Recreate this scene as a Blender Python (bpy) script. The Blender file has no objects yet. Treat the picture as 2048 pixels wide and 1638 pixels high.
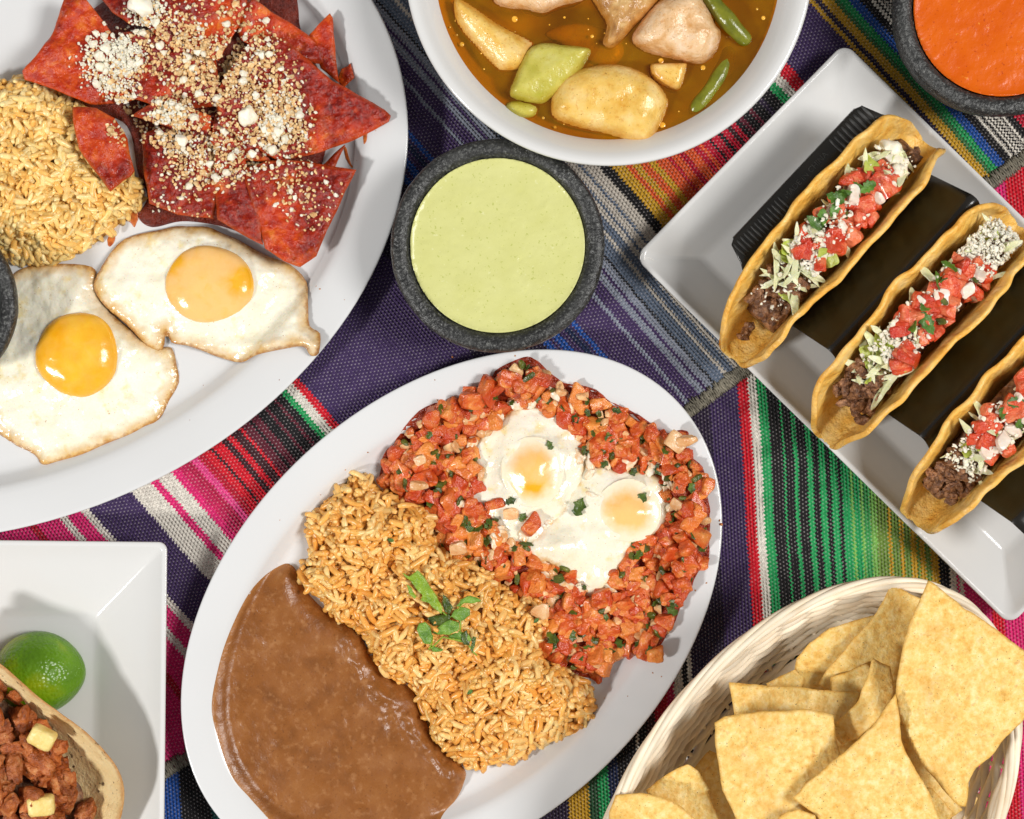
import bpy, bmesh, math, random
import numpy as np
from mathutils import Vector, Matrix, Euler
from mathutils.bvhtree import BVHTree

# ------------------------------------------------------------------ camera, world, lamps, exposure
S = 0.00026            # metres per layout unit (one layout unit = one photograph pixel on the cloth)
D = 3846.0             # camera height above the cloth in layout units
CX, CY = 1024.0, 819.0
sc = bpy.context.scene
cam_d = bpy.data.cameras.new('camera'); cam = bpy.data.objects.new('camera', cam_d)
sc.collection.objects.link(cam); sc.camera = cam
cam.location = (0, 0, D * S); cam.rotation_euler = (0, 0, 0)
cam_d.sensor_width = 36.0; cam_d.lens = 36.0 * D / 2048.0
cam_d.clip_start = 0.01; cam_d.clip_end = 20.0

world = bpy.data.worlds.new('World'); sc.world = world; world.use_nodes = True
bgn = world.node_tree.nodes['Background']
bgn.inputs[0].default_value = (1.0, 0.98, 0.95, 1); bgn.inputs[1].default_value = 0.27

def area(name, loc, size, power, col):
    l = bpy.data.lights.new(name, 'AREA'); l.shape = 'SQUARE'; l.size = size; l.energy = power; l.color = col
    o = bpy.data.objects.new(name, l); sc.collection.objects.link(o); o.location = loc
    o.rotation_euler = (Vector((0, 0, 0)) - Vector(loc)).to_track_quat('-Z', 'Y').to_euler()
    return o
area('softbox_right', (1.75, 0.03, 2.24), 0.88, 66.0, (1.0, 0.98, 0.95))
area('softbox_left', (-1.76, -0.99, 1.57), 0.26, 42.0, (1.0, 0.98, 0.95))
sc.view_settings.view_transform = 'Standard'; sc.view_settings.look = 'None'
sc.view_settings.exposure = 0.0; sc.view_settings.gamma = 1.0; sc.view_settings.use_curve_mapping = False
sc.cycles.max_bounces = 6; sc.cycles.diffuse_bounces = 3; sc.cycles.glossy_bounces = 3
sc.cycles.transparent_max_bounces = 8; sc.cycles.caustics_reflective = False; sc.cycles.caustics_refractive = False

# ------------------------------------------------------------------ helpers
rng = np.random.default_rng(7)
random.seed(7)
col = sc.collection

def lin(r, g, b):
    f = lambda c: (c / 255.0 / 12.92) if c <= 10.3 else ((c / 255.0 + 0.055) / 1.055) ** 2.4
    return (f(r), f(g), f(b), 1.0)

def kf(h): return (D - h) / D
def to(px, py, h=0.0):
    """seen photograph position of something at height h -> layout x, y"""
    k = kf(h); return ((px - CX) * k, -(py - CY) * k)
def toa(pts, h=0.0):
    p = np.array(pts, float); k = kf(h)
    return np.c_[(p[:, 0] - CX) * k, -(p[:, 1] - CY) * k]

def hsh(ix, iy, iz, seed):
    n = (ix.astype(np.int64) * 374761393 + iy.astype(np.int64) * 668265263 + iz.astype(np.int64) * 2147483647 + seed * 1274126177) & 0xffffffff
    n = ((n ^ (n >> 13)) * 1274126177) & 0xffffffff
    n = ((n ^ (n >> 15)) * 2246822519) & 0xffffffff
    return ((n ^ (n >> 16)) & 0xffff) / 65535.0
def vn(x, y, z=None, seed=0):
    x = np.asarray(x, float); y = np.asarray(y, float)
    z = np.zeros_like(x) if z is None else np.asarray(z, float)
    ix, iy, iz = np.floor(x), np.floor(y), np.floor(z)
    fx, fy, fz = x - ix, y - iy, z - iz
    sx, sy, sz = [f * f * f * (f * (f * 6 - 15) + 10) for f in (fx, fy, fz)]
    r = 0
    for dx in (0, 1):
        for dy in (0, 1):
            for dz in (0, 1):
                w = (sx if dx else 1 - sx) * (sy if dy else 1 - sy) * (sz if dz else 1 - sz)
                r = r + w * hsh(ix + dx, iy + dy, iz + dz, seed)
    return r * 2 - 1
def fbm(x, y, z=None, o=3, seed=0):
    r = 0; a = 1; t = 0
    z = None if z is None else np.asarray(z)
    for i in range(o):
        f = 2.03 ** i
        r = r + a * vn(np.asarray(x) * f + 17.3 * i, np.asarray(y) * f - 9.1 * i, None if z is None else z * f, seed + i * 31); t += a; a *= 0.5
    return r / t

def new_mesh(name, V, F, m=None, smooth=True, attrs=None, uv=None):
    V = np.asarray(V, float) * S
    me = bpy.data.meshes.new(name)
    me.from_pydata([tuple(v) for v in V], [], [tuple(int(i) for i in f) for f in F])
    if smooth: me.polygons.foreach_set('use_smooth', [True] * len(me.polygons))
    if m: me.materials.append(m)
    for k, a in (attrs or {}).items():
        at = me.attributes.new(k, 'FLOAT', 'POINT'); at.data.foreach_set('value', np.asarray(a, np.float32))
    if uv is not None:
        l = me.uv_layers.new(name='UVMap'); vi = np.zeros(len(me.loops), np.int32); me.loops.foreach_get('vertex_index', vi)
        l.data.foreach_set('uv', np.asarray(uv, np.float32)[vi].ravel())
    me.update()
    return me

def tag(o, label=None, cat=None, group=None, kind=None):
    if label: o['label'] = label
    if cat: o['category'] = cat
    if group: o['group'] = group
    if kind: o['kind'] = kind
    return o

def org(o):
    v = Vector((0, 0, 0)); p = o
    while p: v = v + p.location; p = p.parent
    return np.array(v) / S

def add(name, V, F, m, parent=None, origin=None, smooth=True, attrs=None, uv=None):
    """one mesh object; V in world layout units"""
    V = np.asarray(V, float)
    if parent is not None: o3 = org(parent)
    elif origin is not None: o3 = np.asarray(origin, float)
    else: o3 = np.array([V[:, 0].mean(), V[:, 1].mean(), V[:, 2].min()])
    o = bpy.data.objects.new(name, new_mesh(name, V - o3, F, m, smooth, attrs, uv)); col.objects.link(o)
    if parent is not None: o.parent = parent
    else: o.location = Vector(o3 * S)
    return o

def thing(name, loc, label, cat, group=None):
    o = bpy.data.objects.new(name, None); col.objects.link(o); o.location = Vector(np.asarray(loc, float) * S)
    o.empty_display_size = 0.02
    return tag(o, label, cat, group)

def inst(name, me, parent, loc, rot=(0, 0, 0), scale=1.0):
    """a piece that shares its mesh, placed in world layout units under a parent"""
    o = bpy.data.objects.new(name, me); col.objects.link(o)
    l = np.asarray(loc, float)
    if parent is not None: o.parent = parent; l = l - org(parent)
    o.location = Vector(l * S); o.rotation_euler = rot
    o.scale = (scale,) * 3 if np.isscalar(scale) else scale
    return o

# ---- outline and sheet tools
def smoothline(pts, n=6, closed=True):
    p = np.array(pts, float); m = len(p); out = []
    for i in range(m if closed else m - 1):
        g = (lambda j: p[j % m]) if closed else (lambda j: p[min(max(j, 0), m - 1)])
        a, b, c, d = g(i - 1), g(i), g(i + 1), g(i + 2)
        for t in np.arange(n) / n:
            out.append(0.5 * ((2 * b) + (c - a) * t + (2 * a - 5 * b + 4 * c - d) * t * t + (3 * b - a - 3 * c + d) * t ** 3))
    if not closed: out.append(p[-1])
    return np.array(out)
def densify(pts, step, jit=0.0, seed=0):
    p = np.array(pts, float); out = []
    for i in range(len(p)):
        a, b = p[i], p[(i + 1) % len(p)]; n = max(1, int(np.linalg.norm(b - a) / step))
        for t in range(n): out.append(a + (b - a) * t / n)
    out = np.array(out)
    if jit:
        out = out + jit * np.c_[fbm(out[:, 0] / (step * 3), out[:, 1] / (step * 3), seed=seed), fbm(out[:, 0] / (step * 3), out[:, 1] / (step * 3), seed=seed + 5)]
    return out
def sdist(P, poly):
    P = np.asarray(P, float); A = poly; B = np.roll(poly, -1, 0); n = len(P)
    best = np.full(n, 1e18); near = np.zeros_like(P); ins = np.zeros(n, bool)
    for a, b in zip(A, B):
        ab = b - a; L = ab @ ab
        t = np.clip(((P - a) @ ab) / (L if L > 0 else 1), 0, 1)
        q = a + t[:, None] * ab; d2 = ((P - q) ** 2).sum(1)
        m = d2 < best; best[m] = d2[m]; near[m] = q[m]
        c = (a[1] > P[:, 1]) != (b[1] > P[:, 1])
        if a[1] != b[1]:
            xi = (b[0] - a[0]) * (P[:, 1] - a[1]) / (b[1] - a[1]) + a[0]
            ins ^= c & (P[:, 0] < xi)
    d = np.sqrt(best)
    return np.where(ins, d, -d), near
def gridmesh(poly, step):
    lo = poly.min(0) - step; hi = poly.max(0) + step
    nx = int((hi[0] - lo[0]) / step) + 2; ny = int((hi[1] - lo[1]) / step) + 2
    X, Y = np.meshgrid(lo[0] + np.arange(nx) * step, lo[1] + np.arange(ny) * step)
    P = np.c_[X.ravel(), Y.ravel()]; d, near = sdist(P, poly)
    I = np.arange(nx * ny).reshape(ny, nx)
    Q = np.stack([I[:-1, :-1], I[:-1, 1:], I[1:, 1:], I[1:, :-1]], -1).reshape(-1, 4)
    Q = Q[(d[Q] > 0).any(1)]
    used = np.unique(Q); mp = np.full(nx * ny, -1); mp[used] = np.arange(len(used))
    P = P[used]; d = d[used]; near = near[used]
    out = d <= 0; P[out] = near[out]; d = np.maximum(d, 0)
    return P, mp[Q], d
def boundary(F):
    e = {}
    for f in F:
        for a, b in zip(f, np.roll(f, -1)):
            e[(a, b)] = 1
    return [(a, b) for (a, b) in e if (b, a) not in e]
def close_sheet(P, F, zt, zb):
    n = len(P); V = np.r_[np.c_[P, zt], np.c_[P, zb]]
    FF = [tuple(f) for f in F] + [tuple(f[::-1] + n) for f in F] + [(b, a, a + n, b + n) for a, b in boundary(F)]
    return V, FF
def sheet(poly, step, zfun, thick):
    P, F, d = gridmesh(poly, step)
    zt = zfun(P[:, 0], P[:, 1], d)
    ed = np.clip(d / (thick * 0.9), 0, 1); rnd = thick * 0.5 * (1 - np.sqrt(1 - (1 - ed) ** 2))
    V, FF = close_sheet(P, F, zt - rnd, zt - thick + rnd * 0.8)
    return V, FF, np.r_[d, d]
def dome(poly, step, z0, H, w, nz=0.0, ns=30.0, seed=0, skirt=10.0, extra=None):
    P, F, d = gridmesh(poly, step)
    t = np.clip(d / w, 0, 1); z = z0 + H * np.sqrt(1 - (1 - t) ** 2)
    if nz: z = z + nz * fbm(P[:, 0] / ns, P[:, 1] / ns, seed=seed, o=3) * np.clip(d / (w * 0.5), 0, 1)
    if extra is not None: z = z + extra(P[:, 0], P[:, 1], d)
    V, FF = close_sheet(P, F, z, np.full(len(P), z0 - skirt) if np.isscalar(z0) else z0 - skirt)
    return V, FF, np.r_[d, d]

_ico = {}
def ico(sub):
    if sub not in _ico:
        b = bmesh.new(); bmesh.ops.create_icosphere(b, subdivisions=sub, radius=1.0)
        b.verts.ensure_lookup_table()
        V = np.array([v.co[:] for v in b.verts]); V /= np.linalg.norm(V, axis=1)[:, None]
        _ico[sub] = (V, [tuple(v.index for v in f.verts) for f in b.faces]); b.free()
    return _ico[sub]
def chunk(ax, ay, az, sub=2, k=2.0, nz=0.12, ns=1.2, seed=0):
    V, F = ico(sub)
    p = V / (np.abs(V) ** k).sum(1)[:, None] ** (1.0 / k)
    p = p * (1 + nz * fbm(V[:, 0] * ns + seed * 3.7, V[:, 1] * ns, V[:, 2] * ns, o=3, seed=seed))[:, None]
    return p * np.array([ax, ay, az]), F
def rotm(rx, ry, rz): return np.array(Euler((rx, ry, rz)).to_matrix())
def lathe(prof, n=96, cx=0, cy=0, sx=1.0, sy=1.0, ang=0.0, close=True):
    V = []; F = []; ca, sa = math.cos(ang), math.sin(ang)
    t = np.arange(n) * 2 * math.pi / n
    for r, z in prof:
        x = r * sx * np.cos(t); y = r * sy * np.sin(t)
        V.append(np.c_[cx + x * ca - y * sa, cy + x * sa + y * ca, np.full(n, z)])
    V = np.concatenate(V); m = len(prof)
    for i in range(m - 1):
        for j in range(n):
            F.append((i * n + j, i * n + (j + 1) % n, (i + 1) * n + (j + 1) % n, (i + 1) * n + j))
    if close:
        F.append(tuple(range(n))[::-1]); F.append(tuple((m - 1) * n + j for j in range(n)))
    return V, F
def tube(pts, r, n=6, closed=False):
    P = np.array(pts, float); m = len(P)
    T = np.roll(P, -1, 0) - np.roll(P, 1, 0) if closed else np.gradient(P, axis=0)
    T /= np.linalg.norm(T, axis=1)[:, None] + 1e-9
    up = np.array([0, 0, 1.0]); V = []; R = np.broadcast_to(r, (m,))
    for i in range(m):
        u = up - T[i] * (up @ T[i])
        if np.linalg.norm(u) < 0.1: u = np.array([1.0, 0, 0]) - T[i] * T[i][0]
        u /= np.linalg.norm(u); w = np.cross(T[i], u)
        a = np.arange(n) * 2 * math.pi / n
        V.append(P[i] + R[i] * (np.cos(a)[:, None] * u + np.sin(a)[:, None] * w))
    V = np.concatenate(V); F = []
    for i in range(m if closed else m - 1):
        k = (i + 1) % m
        for j in range(n): F.append((i * n + j, i * n + (j + 1) % n, k * n + (j + 1) % n, k * n + j))
    if not closed:
        F.append(tuple(range(n))[::-1]); F.append(tuple((m - 1) * n + j for j in range(n)))
    return V, F
def join(parts, rnd=False):
    Vs = []; Fs = []; A = []; o = 0
    for V, F in parts:
        Vs.append(V); Fs.extend([tuple(i + o for i in f) for f in F]); o += len(V); A.append(np.full(len(V), random.random()))
    return np.concatenate(Vs), Fs, np.concatenate(A)
def bvh(V, F): return BVHTree.FromPolygons([Vector(v) for v in V], [tuple(int(i) for i in f) for f in F])
def drop(trees, x, y, default=0.0):
    z = default
    for t in trees:
        h = t.ray_cast(Vector((x, y, 2000.0)), Vector((0, 0, -1)))
        if h[0] is not None: z = max(z, h[0].z)
    return z
def inside(poly, n, seed=0):
    r = np.random.default_rng(seed); lo, hi = poly.min(0), poly.max(0); out = np.zeros((0, 2))
    while len(out) < n:
        P = lo + r.random((n * 2, 2)) * (hi - lo); d, _ = sdist(P, poly); out = np.r_[out, P[d > 0]]
    return out[:n]

# ------------------------------------------------------------------ materials
class N:
    def __init__(s, name):
        s.m = bpy.data.materials.new(name); s.m.use_nodes = True; s.t = s.m.node_tree; s.n = s.t.nodes
        s.b = s.n['Principled BSDF']; s.bs = 3.2
    def new(s, ty, **kw):
        x = s.n.new(ty)
        for k, v in kw.items(): setattr(x, k, v)
        return x
    def put(s, inp, v):
        if isinstance(v, bpy.types.NodeSocket): s.t.links.new(v, inp)
        else: inp.default_value = v
    def math(s, op, a, b=0.0, c=0.0, clamp=False):
        x = s.new('ShaderNodeMath', operation=op); x.use_clamp = clamp
        s.put(x.inputs[0], a); s.put(x.inputs[1], b); s.put(x.inputs[2], c); return x.outputs[0]
    def mix(s, f, a, b, mode='MIX'):
        x = s.new('ShaderNodeMix', data_type='RGBA', blend_type=mode)
        s.put(x.inputs[0], f); s.put(x.inputs[6], a); s.put(x.inputs[7], b); return x.outputs[2]
    def ramp(s, f, stops, interp='LINEAR'):
        x = s.new('ShaderNodeValToRGB'); e = x.color_ramp; e.interpolation = interp
        e.elements[0].position = stops[0][0]; e.elements[0].color = stops[0][1]
        e.elements[1].position = stops[-1][0]; e.elements[1].color = stops[-1][1]
        for p, c in stops[1:-1]:
            q = e.elements.new(p); q.color = c
        s.put(x.inputs[0], f); return x.outputs[0]
    def rand(s):
        a = s.new('ShaderNodeAttribute', attribute_name='rnd').outputs['Fac']
        o = s.new('ShaderNodeObjectInfo').outputs['Random']
        return s.math('FRACT', s.math('ADD', a, o))
    def attr(s, k): return s.new('ShaderNodeAttribute', attribute_name=k).outputs['Fac']
    def coord(s): return s.new('ShaderNodeTexCoord').outputs['Object']
    def noise(s, size, detail=3.0, w=None, rough=0.55, dist=0.0, stretch=None):
        x = s.new('ShaderNodeTexNoise', noise_dimensions='4D')
        v = s.coord()
        if stretch:
            mp = s.new('ShaderNodeMapping'); s.put(mp.inputs[0], v); mp.inputs[3].default_value = stretch; v = mp.outputs[0]
        s.put(x.inputs['Vector'], v); x.inputs['Scale'].default_value = 1.0 / (size * S)
        x.inputs['Detail'].default_value = detail; x.inputs['Roughness'].default_value = rough; x.inputs['Distortion'].default_value = dist
        if w is None: w = s.math('MULTIPLY', s.rand(), 40.0)
        s.put(x.inputs['W'], w); return x.outputs[0]
    def voro(s, size, feat='F1'):
        x = s.new('ShaderNodeTexVoronoi', feature=feat); s.put(x.inputs['Vector'], s.coord()); x.inputs['Scale'].default_value = 1.0 / (size * S)
        return x.outputs['Distance']
    def bump(s, hs):
        nrm = None
        for h, dist in hs:
            x = s.new('ShaderNodeBump'); x.inputs['Strength'].default_value = 1.0; x.inputs['Distance'].default_value = dist * S * s.bs
            s.put(x.inputs['Height'], h)
            if nrm is not None: s.put(x.inputs['Normal'], nrm)
            nrm = x.outputs[0]
        s.put(s.b.inputs['Normal'], nrm)
    def end(s, base, rough=0.5, sss=0.0, rad=6.0, spec=0.5, coat=0.0, metal=0.0, trans=0.0):
        b = s.b
        s.put(b.inputs['Base Color'], base); s.put(b.inputs['Roughness'], rough); b.inputs['Metallic'].default_value = metal
        b.inputs['Specular IOR Level'].default_value = spec
        if sss:
            b.inputs['Subsurface Weight'].default_value = sss; b.inputs['Subsurface Radius'].default_value = (1.0, 0.72, 0.48)
            b.inputs['Subsurface Scale'].default_value = rad * S
        if coat: b.inputs['Coat Weight'].default_value = coat; b.inputs['Coat Roughness'].default_value = 0.08
        return s.m
def simple(name, stops, size=20, detail=3, rough=0.5, bumps=(), sss=0.0, rad=6.0, spec=0.5, coat=0.0, var=0.0, dist=0.0, metal=0.0):
    """noise-driven colour between stops, bumps [(size, height)], brightness variation per piece"""
    n = N(name)
    c = n.ramp(n.noise(size, detail, dist=dist), stops) if len(stops) > 1 else stops[0][1]
    if var:
        f = n.math('MULTIPLY_ADD', n.rand(), var, 1.0 - var / 2)
        g = n.new('ShaderNodeCombineColor'); [n.put(g.inputs[i], f) for i in range(3)]
        c = n.mix(1.0, c, g.outputs[0], 'MULTIPLY')
    if bumps: n.bump([(n.noise(sz, 4), h) for sz, h in bumps])
    return n.end(c, rough, sss, rad, spec, coat, metal)

MAT = {}
MAT['melamine'] = simple('white_melamine', [(0.3, lin(212, 213, 214)), (0.7, lin(217, 218, 219))], 300, 2, 0.16, [(500, 0.2)], spec=0.5)
MAT['porcelain'] = simple('white_porcelain', [(0.3, lin(212, 212, 211)), (0.7, lin(217, 217, 216))], 300, 2, 0.12, spec=0.5)
def stone():
    n = N('black_basalt')
    f = n.noise(5, 5); g = n.noise(70, 4)
    c = n.ramp(f, [(0.35, lin(22, 22, 23)), (0.54, lin(44, 45, 45)), (0.68, lin(104, 105, 102))])
    c = n.mix(n.ramp(g, [(0.45, (0, 0, 0, 1)), (0.7, (0.45, 0.45, 0.45, 1))]), c, lin(62, 63, 61))
    n.bump([(n.noise(36, 3), 1.6), (n.noise(9, 4), .8), (n.noise(4, 3), .35)])
    return n.end(c, n.math('MULTIPLY_ADD', g, 0.5, 0.16), spec=0.5)
MAT['stone'] = stone()
MAT['black_metal'] = simple('black_coated_steel', [(0.3, lin(20, 18, 15)), (0.7, lin(30, 27, 22))], 60, 4, 0.26, [(7, 0.05)], spec=0.55)
MAT['ridged_metal'] = simple('black_coated_steel_lighter', [(0.35, lin(34, 34, 33)), (0.7, lin(70, 70, 68))], 14, 4, 0.45, [(7, 0.3)], spec=0.5)  # lighter, rougher version of the black steel for ribs and lettering
# ------------------------------------------------------------------ woven cloths
def cloth_mat(name, stops, seed):
    n = N(name)
    uvn = n.new('ShaderNodeUVMap', uv_map='UVMap'); sp = n.new('ShaderNodeSeparateXYZ'); n.put(sp.inputs[0], uvn.outputs[0])
    u, v = sp.outputs[0], sp.outputs[1]                   # in layout units
    def nz(su, sv, det=2.0, w=0.0):
        cb = n.new('ShaderNodeCombineXYZ'); n.put(cb.inputs[0], n.math('DIVIDE', u, su)); n.put(cb.inputs[1], n.math('DIVIDE', v, sv))
        x = n.new('ShaderNodeTexNoise', noise_dimensions='4D'); n.put(x.inputs['Vector'], cb.outputs[0]); x.inputs['Scale'].default_value = 1.0
        x.inputs['Detail'].default_value = det; x.inputs['W'].default_value = w + seed; return x.outputs[0]
    PU, PV = 6.6, 8.0
    tooth = n.math('MULTIPLY', n.math('SINE', n.math('MULTIPLY', v, 2 * math.pi / PV)), 1.9)
    wob = n.math('MULTIPLY', n.math('SUBTRACT', nz(60, 14, 3, 3.0), 0.5), 9.0)
    ue = n.math('ADD', u, n.math('ADD', tooth, wob))
    colr = None; st = sorted(stops); i = 0
    while i < len(st):
        seg = st[i:i + 28]; lo = seg[0][0]; hi = seg[-1][0] + 1.0
        f = n.math('DIVIDE', n.math('SUBTRACT', ue, lo), hi - lo, clamp=True)
        c = n.ramp(f, [((p - lo) / (hi - lo), q) for p, q in seg] + ([(1.0, seg[-1][1])] if len(seg) == 1 else []), 'CONSTANT')
        colr = c if colr is None else n.mix(n.math('GREATER_THAN', ue, lo), colr, c)
        i += 28
    # faded fibres
    colr = n.mix(n.math('MULTIPLY', n.math('SUBTRACT', nz(7, 30, 4, 9.0), 0.35, clamp=True), 0.08), colr, lin(150, 140, 140))
    colr = n.mix(0.55, colr, n.mix(1.0, colr, n.ramp(nz(5, 16, 3, 5.0), [(0.3, (0.66, 0.66, 0.66, 1)), (0.7, (1.6, 1.6, 1.6, 1))]), 'MULTIPLY'))
    # white warp glimpses, staggered lattice
    row = n.math('FLOOR', n.math('DIVIDE', u, PU))
    vo = n.math('ADD', n.math('DIVIDE', v, PV), n.math('MULTIPLY', n.math('MODULO', row, 2.0), 0.5))
    du = n.math('MULTIPLY', n.math('SUBTRACT', n.math('FRACT', n.math('DIVIDE', u, PU)), 0.5), PU)
    dv = n.math('MULTIPLY', n.math('SUBTRACT', n.math('FRACT', vo), 0.5), PV)
    r2 = n.math('ADD', n.math('MULTIPLY', du, du), n.math('MULTIPLY', dv, dv))
    rr = n.math('MULTIPLY', n.math('SUBTRACT', nz(26, 26, 4, 7.0), 0.30, clamp=True), 9.0)
    dot = n.math('LESS_THAN', r2, rr)
    colr = n.mix(n.math('MULTIPLY', dot, 0.30), colr, lin(205, 198, 196))
    # thread relief
    hu = n.math('ABSOLUTE', n.math('SINE', n.math('MULTIPLY', u, math.pi / PU)))
    hv = n.math('COSINE', n.math('MULTIPLY', vo, 2 * math.pi))
    h = n.math('ADD', n.math('MULTIPLY', hu, 0.6), n.math('MULTIPLY', n.math('MULTIPLY', hv, hu), 0.4))
    h = n.math('ADD', h, n.math('MULTIPLY', nz(3, 9, 3, 1.0), 0.5))
    n.bs = 1.0; n.bump([(h, 3.2)])
    n.b.inputs['Sheen Weight'].default_value = 0.15
    return n.end(colr, 0.85, spec=0.2)

PUR = lin(62, 44, 86); PUD = lin(44, 32, 56); BLK = lin(20, 19, 22); WHT = lin(218, 212, 200); GRN = lin(32, 150, 84); RED = lin(204, 16, 38)
PNK = lin(218, 36, 110); CRI = lin(178, 14, 44); MAR = lin(92, 28, 44); BRN = lin(60, 26, 32); BLU = lin(26, 74, 150); DBL = lin(26, 38, 72); GRY = lin(128, 134, 148)
SLT = lin(92, 104, 122); CRM = lin(188, 180, 168); YEL = lin(196, 150, 36); ORG = lin(214, 84, 36); ORD = lin(190, 60, 40); LGR = lin(120, 176, 84); TEA = lin(30, 90, 88); OLV = lin(110, 140, 60)
SB = [(-4000, PUR), (-760, PNK), (-700, PNK), (-655, CRI), (-632, PNK), (-616, WHT), (-608, PNK), (-588, WHT), (-580, PNK), (-570, WHT), (-562, PNK), (-556, WHT), (-531, PUR),
      (-446, WHT), (-428, PNK), (-423, WHT), (-408, PNK), (-398, WHT), (-384, PNK), (-374, WHT), (-367, PNK), (-352, lin(190, 30, 84)), (-340, PNK), (-330, lin(175, 24, 70)), (-319, lin(220, 66, 130)), (-312, CRI), (-292, lin(205, 36, 80)), (-284, RED),
      (-268, BRN), (-262, RED), (-241, BRN), (-229, RED), (-217, BRN), (-200, RED), (-195, MAR), (-175, BLK), (-170, MAR), (-154, BLK), (-136, MAR), (-130, BLK), (-112, MAR), (-107, BLK), (-91, GRN), (-78, WHT), (-61, RED), (-45, PUR),
      (250, PUD), (373, BLU), (384, PUR), (392, BLU), (408, PUR), (420, DBL), (432, PUR), (440, BLU), (448, PUR), (506, GRY), (514, PUR), (537, GRY), (550, PUR), (558, GRY), (572, BLK), (577, SLT),
      (600, CRM), (606, SLT), (622, CRM), (632, SLT), (638, CRM), (652, SLT), (658, CRM), (681, BLK), (699, YEL), (721, ORG), (731, YEL), (744, ORG), (759, YEL), (771, ORG), (793, CRI), (799, ORG), (814, CRI), (826, ORG), (844, CRI), (857, ORG), (864, CRI), (880, BLK), (886, CRI), (902, BLK), (912, CRI),
      (926, BRN), (936, CRI), (946, BLK), (958, MAR), (968, BLK), (984, MAR), (992, BLK), (1012, PUD), (1022, BLK), (1046, GRN), (1063, WHT), (1081, RED), (1105, PUR), (1222, YEL), (1231, PUD), (1241, YEL), (1258, lin(60, 110, 60)), (1268, GRN), (1282, BLU), (1300, BLK), (1315, WHT), (1322, BLK),
      (1327, WHT), (1332, BLK), (1336, WHT), (1341, BLK), (1345, WHT), (1350, BLK), (1354, WHT), (1360, BLK), (1376, CRI), (1400, PNK), (1460, RED), (1500, PUR)]
SA = [(-4000, PUD), (200, CRI), (240, BLK), (268, BLU), (296, BLK), (338, GRY), (345, BLK), (364, TEA), (374, DBL), (400, PUD), (1077, YEL), (1091, PUD), (1101, YEL), (1119, lin(40, 80, 50)), (1132, GRN), (1153, DBL), (1164, TEA), (1170, DBL), (1175, BLK), (1194, WHT), (1199, BLK),
      (1203, WHT), (1207, BLK), (1212, WHT), (1216, BLK), (1221, WHT), (1225, BLK), (1231, WHT), (1236, BLK), (1254, BRN), (1271, CRI), (1296, lin(190, 30, 84)), (1311, WHT), (1330, BLK), (1341, WHT), (1351, PUD), (1420, PUR), (1477, RED), (1497, WHT), (1515, GRN), (1534, BLK), (1557, GRN), (1562, BLK), (1578, GRN), (1586, BLK),
      (1604, GRN), (1616, BLK), (1628, GRN), (1641, BLK), (1651, GRN), (1664, BLK), (1671, GRN), (1688, LGR), (1694, GRN), (1706, LGR), (1712, lin(60, 150, 80)), (1726, LGR), (1738, OLV), (1760, YEL), (1766, OLV), (1783, YEL), (1790, OLV), (1804, YEL), (1816, OLV), (1822, YEL), (1832, OLV), (1842, YEL), (1858, BLK), (1879, WHT), (1892, PNK), (1897, WHT), (1906, PNK), (1960, RED), (1985, PNK), (2040, RED), (2110, PUR)]
MAT['cloth_b'] = cloth_mat('serape_weave_upper', SB, 0.0)
MAT['cloth_a'] = cloth_mat('serape_weave_lower', SA, 31.0)

tv, tf = lathe([(2600, -60), (2600, -14)], 64)
tag(add('table_top', tv, tf, simple('dark_wood', [(0.3, lin(60, 40, 28)), (0.7, lin(92, 64, 44))], 60, 4, 0.5), smooth=False), kind='structure')

def waves(x, y, a, seed): return a * fbm(x / 260.0, y / 260.0, o=2, seed=seed)
# lower cloth: a big sheet, stripes nearly vertical in the picture
gx = np.arange(-1500, 1501, 40.0); gy = np.arange(-1300, 1301, 40.0); X, Y = np.meshgrid(gx, gy); P = np.c_[X.ravel(), Y.ravel()]
I = np.arange(P.shape[0]).reshape(X.shape); Q = np.stack([I[:-1, :-1], I[:-1, 1:], I[1:, 1:], I[1:, :-1]], -1).reshape(-1, 4)
zt = -1.5 + waves(P[:, 0], P[:, 1], 1.2, 3)
V, F = close_sheet(P, Q, zt, zt - 6)
px = V[:, 0] + CX; py = CY - V[:, 1]
u = px - 0.066 * (py - 819) + 7 * fbm(px / 300, py / 300, seed=5, o=2)
tag(add('serape_cloth', V, F, MAT['cloth_a'], uv=np.c_[u, py]), 'dark purple serape cloth with upright green, black and pink stripes, lying lowest', 'cloth')
# upper cloth: hem runs diagonally under the plates
hem = [(-300, 1962), (355, 1537), (870, 1190), (1130, 1009), (1385, 826), (1700, 592), (2020, 347), (2450, 20)]
poly = toa(densify(hem + [(2450, -520), (-480, -520), (-480, 1962)], 40))
P, F, d = gridmesh(poly, 24.0)
zt = 4.5 + waves(P[:, 0], P[:, 1], 2.4, 8) - 2.0 * (1 - np.clip(d / 20, 0, 1))
V, FF = close_sheet(P, F, zt, np.full(len(P), 0.2) - 0 * zt)
px = V[:, 0] + CX; py = CY - V[:, 1]
wv = 9 * fbm(px / 320, py / 320, seed=15, o=2)
u = 0.755 * px - 0.655 * py + wv; v = 0.655 * px + 0.755 * py
clb = tag(add('serape_cloth', V, FF, MAT['cloth_b'], uv=np.c_[u, v]), 'purple serape cloth with diagonal pink, grey and orange stripes and a stitched hem', 'cloth')
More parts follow.
